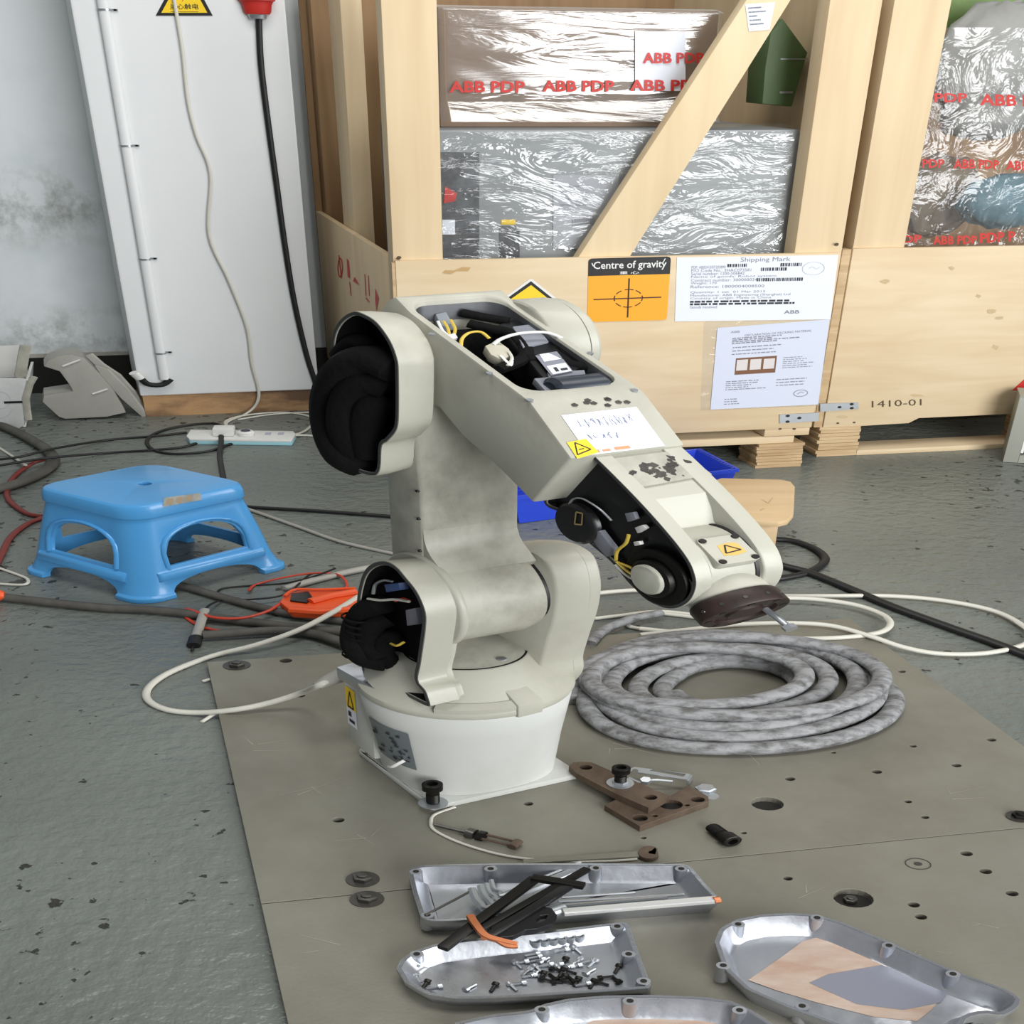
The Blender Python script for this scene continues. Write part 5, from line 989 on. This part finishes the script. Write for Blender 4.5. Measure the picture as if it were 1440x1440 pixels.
fcable('cream_cable', [(320, 602), (318, 592), (345, 584), (395, 580), (430, 584), (442, 592), (430, 605), (416, 611, .008)], .0035, MT['cream'], 'cream cord looped behind the power strip')
fcable('cream_cable', [(335, 590), (380, 583), (430, 580), (480, 580)], .003, MT['cream'], 'thin cream cord running right below the column foot')
fcable('thick_cable', [(-10, 594), (20, 606), (50, 622), (70, 636), (74, 650), (60, 664), (30, 678), (-10, 690)], .013, MT['hose_dirty'], 'thick dark cable bending in from the left edge under the white crate')
fcable('maroon_cable', [(62, 646, .02), (45, 652, .012), (22, 668), (10, 688), (14, 705), (38, 722), (60, 726)], .0058, MT['maroon'], 'maroon cable curling behind the stool, upper piece')
fcable('maroon_cable', [(60, 728), (38, 737), (15, 755), (4, 775), (-8, 800)], .0058, MT['maroon'], 'maroon cable beside the stool, lower piece at the left edge')
fcable('grey_wire', [(-10, 624), (15, 640), (36, 654, .022)], .0035, MT['cream'], 'thin grey wire at the left edge over the thick cable')
fcable('grey_wire', [(-10, 796), (25, 808), (39, 815), (34, 822), (0, 821), (-10, 819)], .003, MT['cream'], 'thin pale wire loop at the left edge by the stool foot')
fcable('thick_cable', [(-10, 838), (60, 846), (140, 854), (230, 859), (300, 868), (380, 878), (450, 886), (520, 893)], .010, MT['hose_dirty'], 'dirty thick cable running before the stool to the robot')
fcable('thick_cable', [(285, 893), (330, 890), (390, 887), (440, 891), (500, 910)], .010, MT['hose_dirty'], 'short dirty cable nearest the plate corner', z=.004)
fcable('thick_cable', [(190, 808), (250, 822), (320, 842), (400, 862), (470, 872), (530, 876)], .009, MT['hose_dirty'], 'dirty cable under the orange meter', z=.0)
WH = GL[2:] + [P(x, y, z + .006) for x, y, z in ((428, 973, .062), (380, 988, .030), (330, 998, .018), (280, 1002, .002), (235, 998, 0), (208, 984, 0), (210, 966, 0), (240, 945, 0), (300, 922, 0), (360, 907, .014), (420, 886, .026), (470, 860, .028), (510, 835, .02), (530, 822, .01))]
cable('white_hose', WH, .0053, MT['cream'], 'white hose looping out from the robot base over the plate corner', 'hose', per=7)
fcable('short_tube', [(285, 958), (296, 955, .003)], .003, MT['cream'], 'short white tube end at the plate edge', cat='tube', per=3)
fcable('short_tube', [(284, 1015), (303, 1003, .003)], .003, MT['cream'], 'lower short white tube end by the plate', cat='tube', per=3)
fcable('black_cable', [(270, 706), (330, 711), (366, 714), (420, 717), (480, 721), (560, 727)], .0055, MT['black'], 'black cord running from the stool to behind the robot arm')
fcable('grey_cable', [(290, 700), (330, 710), (372, 724), (420, 741), (480, 762), (560, 780)], .0045, MT['cover_grey'], 'grey cord slanting from the stool to behind the robot')
fcable('grey_cable', [(400, 828), (450, 814), (500, 802), (540, 795)], .008, MT['cover_grey'], 'pale grey cable end behind the orange meter')
fcable('test_lead', [(472, 799, .03), (440, 811, .012), (400, 820), (345, 824), (312, 828), (307, 837), (325, 845), (350, 850), (390, 866)], .0022, MT['black'], 'thin black test lead looping left of the orange meter')
fcable('test_lead', [(289, 856, .02), (300, 848, .015), (320, 843), (352, 843, .012), (400, 836, .014), (430, 812, .01), (440, 806, .01)], .0022, MT['black'], 'black test lead from the probe handle')
fcable('red_test_lead', [(395, 848, .02), (375, 860, .02), (340, 869, .018), (300, 868, .018), (266, 857, .012), (258, 860), (264, 870), (285, 882), (310, 887)], .003, MT['redwire'], 'red test lead looping around the probe')
fcable('red_test_lead', [(350, 830, .01), (360, 822), (400, 812, .008), (440, 806, .012), (475, 808, .01), (488, 822, .01), (480, 832)], .0025, MT['redwire'], 'red test lead arching behind the orange meter')
pr2 = thing('test_probe', P(280, 885, 0), 'grey test probe with black tip on the floor', 'probe'); a, b = P(288, 858, .018), P(272, 908, .008)
make('handle', M().cyl(a, a.lerp(b, .78), .007, n=12), MT['cover_grey'], pr2); make('collar', M().cyl(a.lerp(b, .78), b, .0095, n=12), MT['black'], pr2); make('tip', M().cyl(b, b.lerp(a, -.14), .002, n=6), MT['black'], pr2)
# orange meter
om = thing('orange_multimeter', P(445, 860, 0), 'orange rubber-cased multimeter with black dial lying behind the robot base', 'meter')
mp_ = [P(x, y, .03) for x, y in ((393, 846), (402, 834), (430, 828), (500, 826), (505, 858), (450, 862), (410, 860))]
make('rubber_case', M().loft([[V3(p.x, p.y, .012) for p in mp_], mp_]), MT['meter'], om, bevel=.004)
make('dial_panel', M().prism([P(x, y, .031) for x, y in ((408, 846), (410, 836), (434, 833), (440, 842), (432, 849))], V3(0, 0, .004)), MT['black_gloss'], om, bevel=.001)
make('case_rib', M().tube([P(x, y, .034) for x, y in ((436, 846), (465, 838), (500, 832))], .008, 8), MT['meter'], om); make('case_rib', M().tube([P(x, y, .028) for x, y in ((408, 858), (450, 861), (500, 857))], .009, 8), MT['meter'], om); make('hand_strap', M().tube(crom([P(x, y, .036) for x, y in ((400, 838), (415, 829), (450, 829), (500, 827))], 5), .003, 6), MT['meter'], om)
oe = thing('orange_tool_end', P(-5, 845, 0), 'orange rounded tool end at the left edge by the stool', 'tool'); c = P(-6, 838, .018); make('end', M().lathe(c - V3(.03, 0, 0), (1, .1, 0), [(.016, -.05), (.017, .02), (.015, .034), (.008, .042)], 20), MT['meter'], oe)
make('collar', M().lathe(c - V3(.03, 0, 0), (1, .1, 0), [(.0175, -.02), (.0185, -.018), (.0185, -.004), (.0175, -.002)], 20), MT['black'], oe)
# right side cables
fcable('black_floor_cable', [(1050, 778), (1095, 794), (1140, 806), (1200, 830), (1260, 855), (1340, 884), (1400, 905), (1460, 928)], .0085, MT['black'], 'thick black cable running diagonally to the right edge')
fcable('black_cable_loop', [(1070, 758), (1110, 760), (1142, 770), (1160, 784), (1152, 797), (1125, 808), (1085, 815), (1060, 816)], .0075, MT['black'], 'black cable loop beside the robot wrist')
fcable('white_air_hose', [(840, 834), (900, 830), (980, 836), (1060, 838), (1150, 838), (1250, 838), (1330, 845), (1400, 860), (1444, 884), (1452, 898), (1430, 910), (1380, 919), (1320, 919), (1270, 910, .006), (1225, 895, .014), (1170, 880, .016), (1110, 876, .016), (1040, 878, .012), (980, 884, .012), (900, 893, .012)], .0052, MT['cream'], 'white air hose in a wide loop on the right floor', z=.004)
fcable('white_air_hose', [(1080, 841), (1140, 842), (1200, 850), (1240, 864), (1252, 877), (1238, 889), (1190, 896), (1120, 898), (1040, 896), (960, 890), (900, 884)], .0052, MT['cream'], 'white air hose in the smaller loop behind the coil', z=.014)
fcable('white_air_hose', [(835, 870), (870, 866), (930, 860), (1000, 868)], .0045, MT['cream'], 'white air hose behind the right shoulder of the robot')
fcable('white_air_hose', [(905, 885), (884, 880), (886, 870), (910, 862), (960, 866), (1010, 874)], .0045, MT['cream'], 'short white hose bend at the far plate edge')
fcable('grey_hose_tail', [(830, 905), (850, 886), (890, 870), (930, 862)], .009, MT['hose'], 'grey hose tail rising behind the robot shoulder', z=.01)
# ------------------------------------------------------------------ blue bin and small wooden stool
bbn = thing('parts_bin', P(880, 700, 0), 'deep blue plastic parts bin behind the robot arm', 'bin')
bh = .095
fb = P(728, 739, 0); rim_ = [fb + V3(-.006, 0, bh), P(1036, 659, bh), P(968, 622, bh), P(968, 622, bh) + (fb - P(1036, 659, bh)) * .95]
rim_[3].z = bh; rim_ = [p - C1.V * max(0, C1.loc(p)[1] + .03) for p in rim_]; bot_ = [V3(p.x, p.y, .001) for p in rim_]; cc_ = sum(bot_, V3(0, 0, 0)) / 4; bot_ = [p.lerp(cc_, .05) for p in bot_]
ri_ = [p.lerp(V3(cc_.x, cc_.y, bh), .03) for p in rim_]; fi_ = [p.lerp(cc_, .05) + V3(0, 0, .004) for p in bot_]
make('bin_shell', M().loft([bot_, rim_, ri_, fi_]), MT['blue_bin'], bbn, flat=True, bevel=.0015)
ro_ = [p.lerp(V3(cc_.x, cc_.y, bh), -.02) for p in rim_]
make('bin_rim', M().loft([[p - V3(0, 0, .012) for p in ro_], ro_, ri_], (False, False)), MT['blue_bin'], bbn, closed=False)
for k in (.2, .45, .7): p, q_ = rim_[0].lerp(rim_[1], k), bot_[0].lerp(bot_[1], k); d = (rim_[0] - rim_[3]).normalized() * .003; make('rib', M().tube([q_ + d, p - V3(0, 0, .012) + d], .003, 6), MT['blue_bin'], bbn)
ws_ = thing('wooden_stool', P(1070, 790, 0), 'small plain wooden stool behind the robot wrist', 'stool')
wh = .125
st_ = [P(x, y, wh) for x, y in ((1006, 675), (1014, 672), (1098, 674), (1112, 677), (1118, 684), (1116, 722), (1108, 731), (1096, 734), (1030, 729), (1000, 722))]
make('seat', M().prism([p - V3(0, 0, .016) for p in st_], V3(0, 0, .016)), MT['stool_wood'], ws_, bevel=.003)
for x0, x1, y in ((1062, 1097, 731), (1004, 1030, 727), (1066, 1098, 690)):
    a, b = P(x0, y, wh - .016), P(x1, y, wh - .016); d = V3(0, .03, 0); o_ = V3(0, .006, 0)
    make('leg', M().loft([[V3(p.x, p.y, z) for p in (a + o_, b + o_, b + o_ + d, a + o_ + d)] for z in (.001, wh - .0165)]), MT['stool_wood'], ws_, bevel=.002)
q = Quad(*[P(x, y, wh + .0005) for x, y in ((1066, 722), (1092, 722), (1092, 694), (1066, 694))]); m = M(); q.line(m, [(.2, .7), (.55, .5), (.8, .8)], .04); q.line(m, [(.1, .15), (.35, .25)], .04); make('scratch', m, MT['ply_end'], ws_, closed=False)
# ------------------------------------------------------------------ things along the wall
gv = thing('robot_cover_shell', P(150, 590, 0), 'grey bent robot cover shell leaning by the wall', 'cover')
G = Fr(P(140, 590), math.radians(15))
def gx(v, pts): return [G(u, v, w) for u, w in (G.pv(x, y, v) for x, y in pts)]
prof = [(62, 515), (68, 507), (84, 500), (100, 498), (118, 503), (135, 520), (158, 546), (172, 570), (177, 580), (150, 586), (92, 589), (83, 586), (60, 565), (62, 556), (103, 550), (98, 541), (84, 522)]
make('cover_face', M().prism(gx(0, prof), G.V * .004), MT['cover_grey'], gv, bevel=.001)
m = M(); pp = gx(0, prof); m.loft([pp, [p + G.V * .09 - V3(0, 0, .0) for p in pp]], (False, False)); make('cover_flange', m, MT['cover_grey'], gv, closed=False)
for a, b in (((88, 515), (112, 506)), ((130, 554), (151, 547))): make('edge_tab', M().tube(gx(-.003, [a, b]), .003, 6), MT['white'], gv)
def leaning(name, pts, v, t, mt, label): o = thing(name, gx(v, [pts[0]])[0], label, 'cover', 'cover plates leaning on the wall'); make('plate', M().prism(gx(v, pts), G.V * t + G.U * .004), mt, o, bevel=.001); return o
leaning('cover_plate', [(133, 514), (152, 520), (180, 548), (207, 584), (212, 590), (205, 591), (170, 560), (145, 532)], .012, .006, MT['cover_grey'], 'nearer thin grey cover plate leaning beside the shell')
leaning('cover_plate', [(120, 500), (128, 497), (145, 512), (168, 527), (190, 552), (205, 580), (204, 586), (182, 560), (150, 530)], .03, .006, MT['cover_grey'], 'farther thin grey cover plate leaning by the shell')
wc_ = thing('conduit_end', wp(195, 528, -.02), 'white cap and black hose end at the foot of the conduit', 'hose')
make('hose_end', M().tube(crom([wp(240, 533, -.012), wp(228, 541, -.016), wp(208, 540, -.02), wp(196, 530, -.024)], 6), .0085, 10), MT['black'], wc_); make('cap', M().cyl(wp(197, 532, -.024), wp(188, 524, -.03), .011, n=14), MT['white'], wc_)
# white crate at the left edge
wb = thing('white_plastic_crate', P(15, 600, 0), 'scuffed white plastic crate cut off by the left edge', 'crate')
B0 = Fr(P(25, 602), math.radians(12)); bw = lambda v, pts: [B0(u, v, w) for u, w in (B0.pv(x, y, v) for x, y in pts)]
make('front_wall', M().prism(bw(0, [(-60, 532), (28, 532), (42, 534), (40, 585), (36, 598), (25, 603), (-60, 590)]), B0.V * .008), mat('scuffed_white', (206, 208, 206), .5, var=.5, vscale=9, rgb2=(150, 152, 150)), wb, bevel=.002)
make('side_wall', M().prism([B0(*x) for x in ((B0.pv(40, 534, 0)[0], 0, B0.pv(40, 534, 0)[1]), (B0.pv(36, 598, 0)[0], 0, .003), (B0.pv(36, 598, 0)[0], .22, .003), (B0.pv(40, 534, 0)[0], .22, B0.pv(40, 534, 0)[1]))], B0.U * -.006), MT['white'], wb, bevel=.001)
make('back_wall', M().prism(bw(.22, [(-60, 488), (34, 486), (40, 530), (-60, 532)]), B0.V * .006), MT['white'], wb)
make('corner_rib', M().tube(bw(.03, [(36, 486), (33, 500), (28, 530)]), .012, 8), MT['robot_dirty'], wb); make('corner_rib', M().tube(bw(.0, [(48, 530), (42, 540), (36, 560), (40, 590)]), .008, 8), MT['robot_dirty'], wb)
make('handle_slot', M().box(B0, *sorted((B0.pv(6, 566, 0)[0], B0.pv(36, 565, 0)[0])), -.002, 0, B0.pv(20, 567, 0)[1], B0.pv(20, 564, 0)[1]), MT['black'], wb)
q = quad_px(B0, -.001, [(-20, 585), (20, 585), (20, 545), (-20, 545)]); m = M(); q.line(m, [(.5 + .36 * math.cos(t * .3), .55 + .3 * math.sin(t * .3)) for t in range(21)], .02); q.line(m, [(.3 + .6 * math.cos(t * .15), .2 - .3 * math.sin(t * .15)) for t in range(21)], .02); make('ring_mark', m, MT['inkfaint'], wb, closed=False)
# grey machine cabinet at the right edge
ec_ = P(1410, 650); E0 = Fr(ec_, math.radians(-12)); mc = thing('machine_cabinet', E0(.2, .15, 0), 'grey metal machine cabinet corner at the right edge', 'cabinet')
zt = .235
make('frame_post', M().box(E0, 0, .028, 0, .03, .001, zt), MT['cabinet_paint'], mc, bevel=.001); make('frame_rail', M().box(E0, .0285, .4, 0, .03, .001, .028), MT['cabinet_paint'], mc); make('frame_rail', M().box(E0, .0285, .4, 0, .03, zt - .02, zt), MT['cabinet_paint'], mc)
make('side_panel', M().box(E0, .002, .01, .031, .09, .001, zt), MT['cabinet_paint'], mc); make('glass_panel', M().box(E0, .0285, .4, .012, .016, .0285, zt - .0205), MT['black_gloss'], mc); make('inner_strip', M().box(E0, .029, .034, .005, .0115, .035, .09), MT['white'], mc); make('top_panel', M().box(E0, 0, .4, 0, .09, zt + .0005, zt + .005), MT['cabinet_paint'], mc)
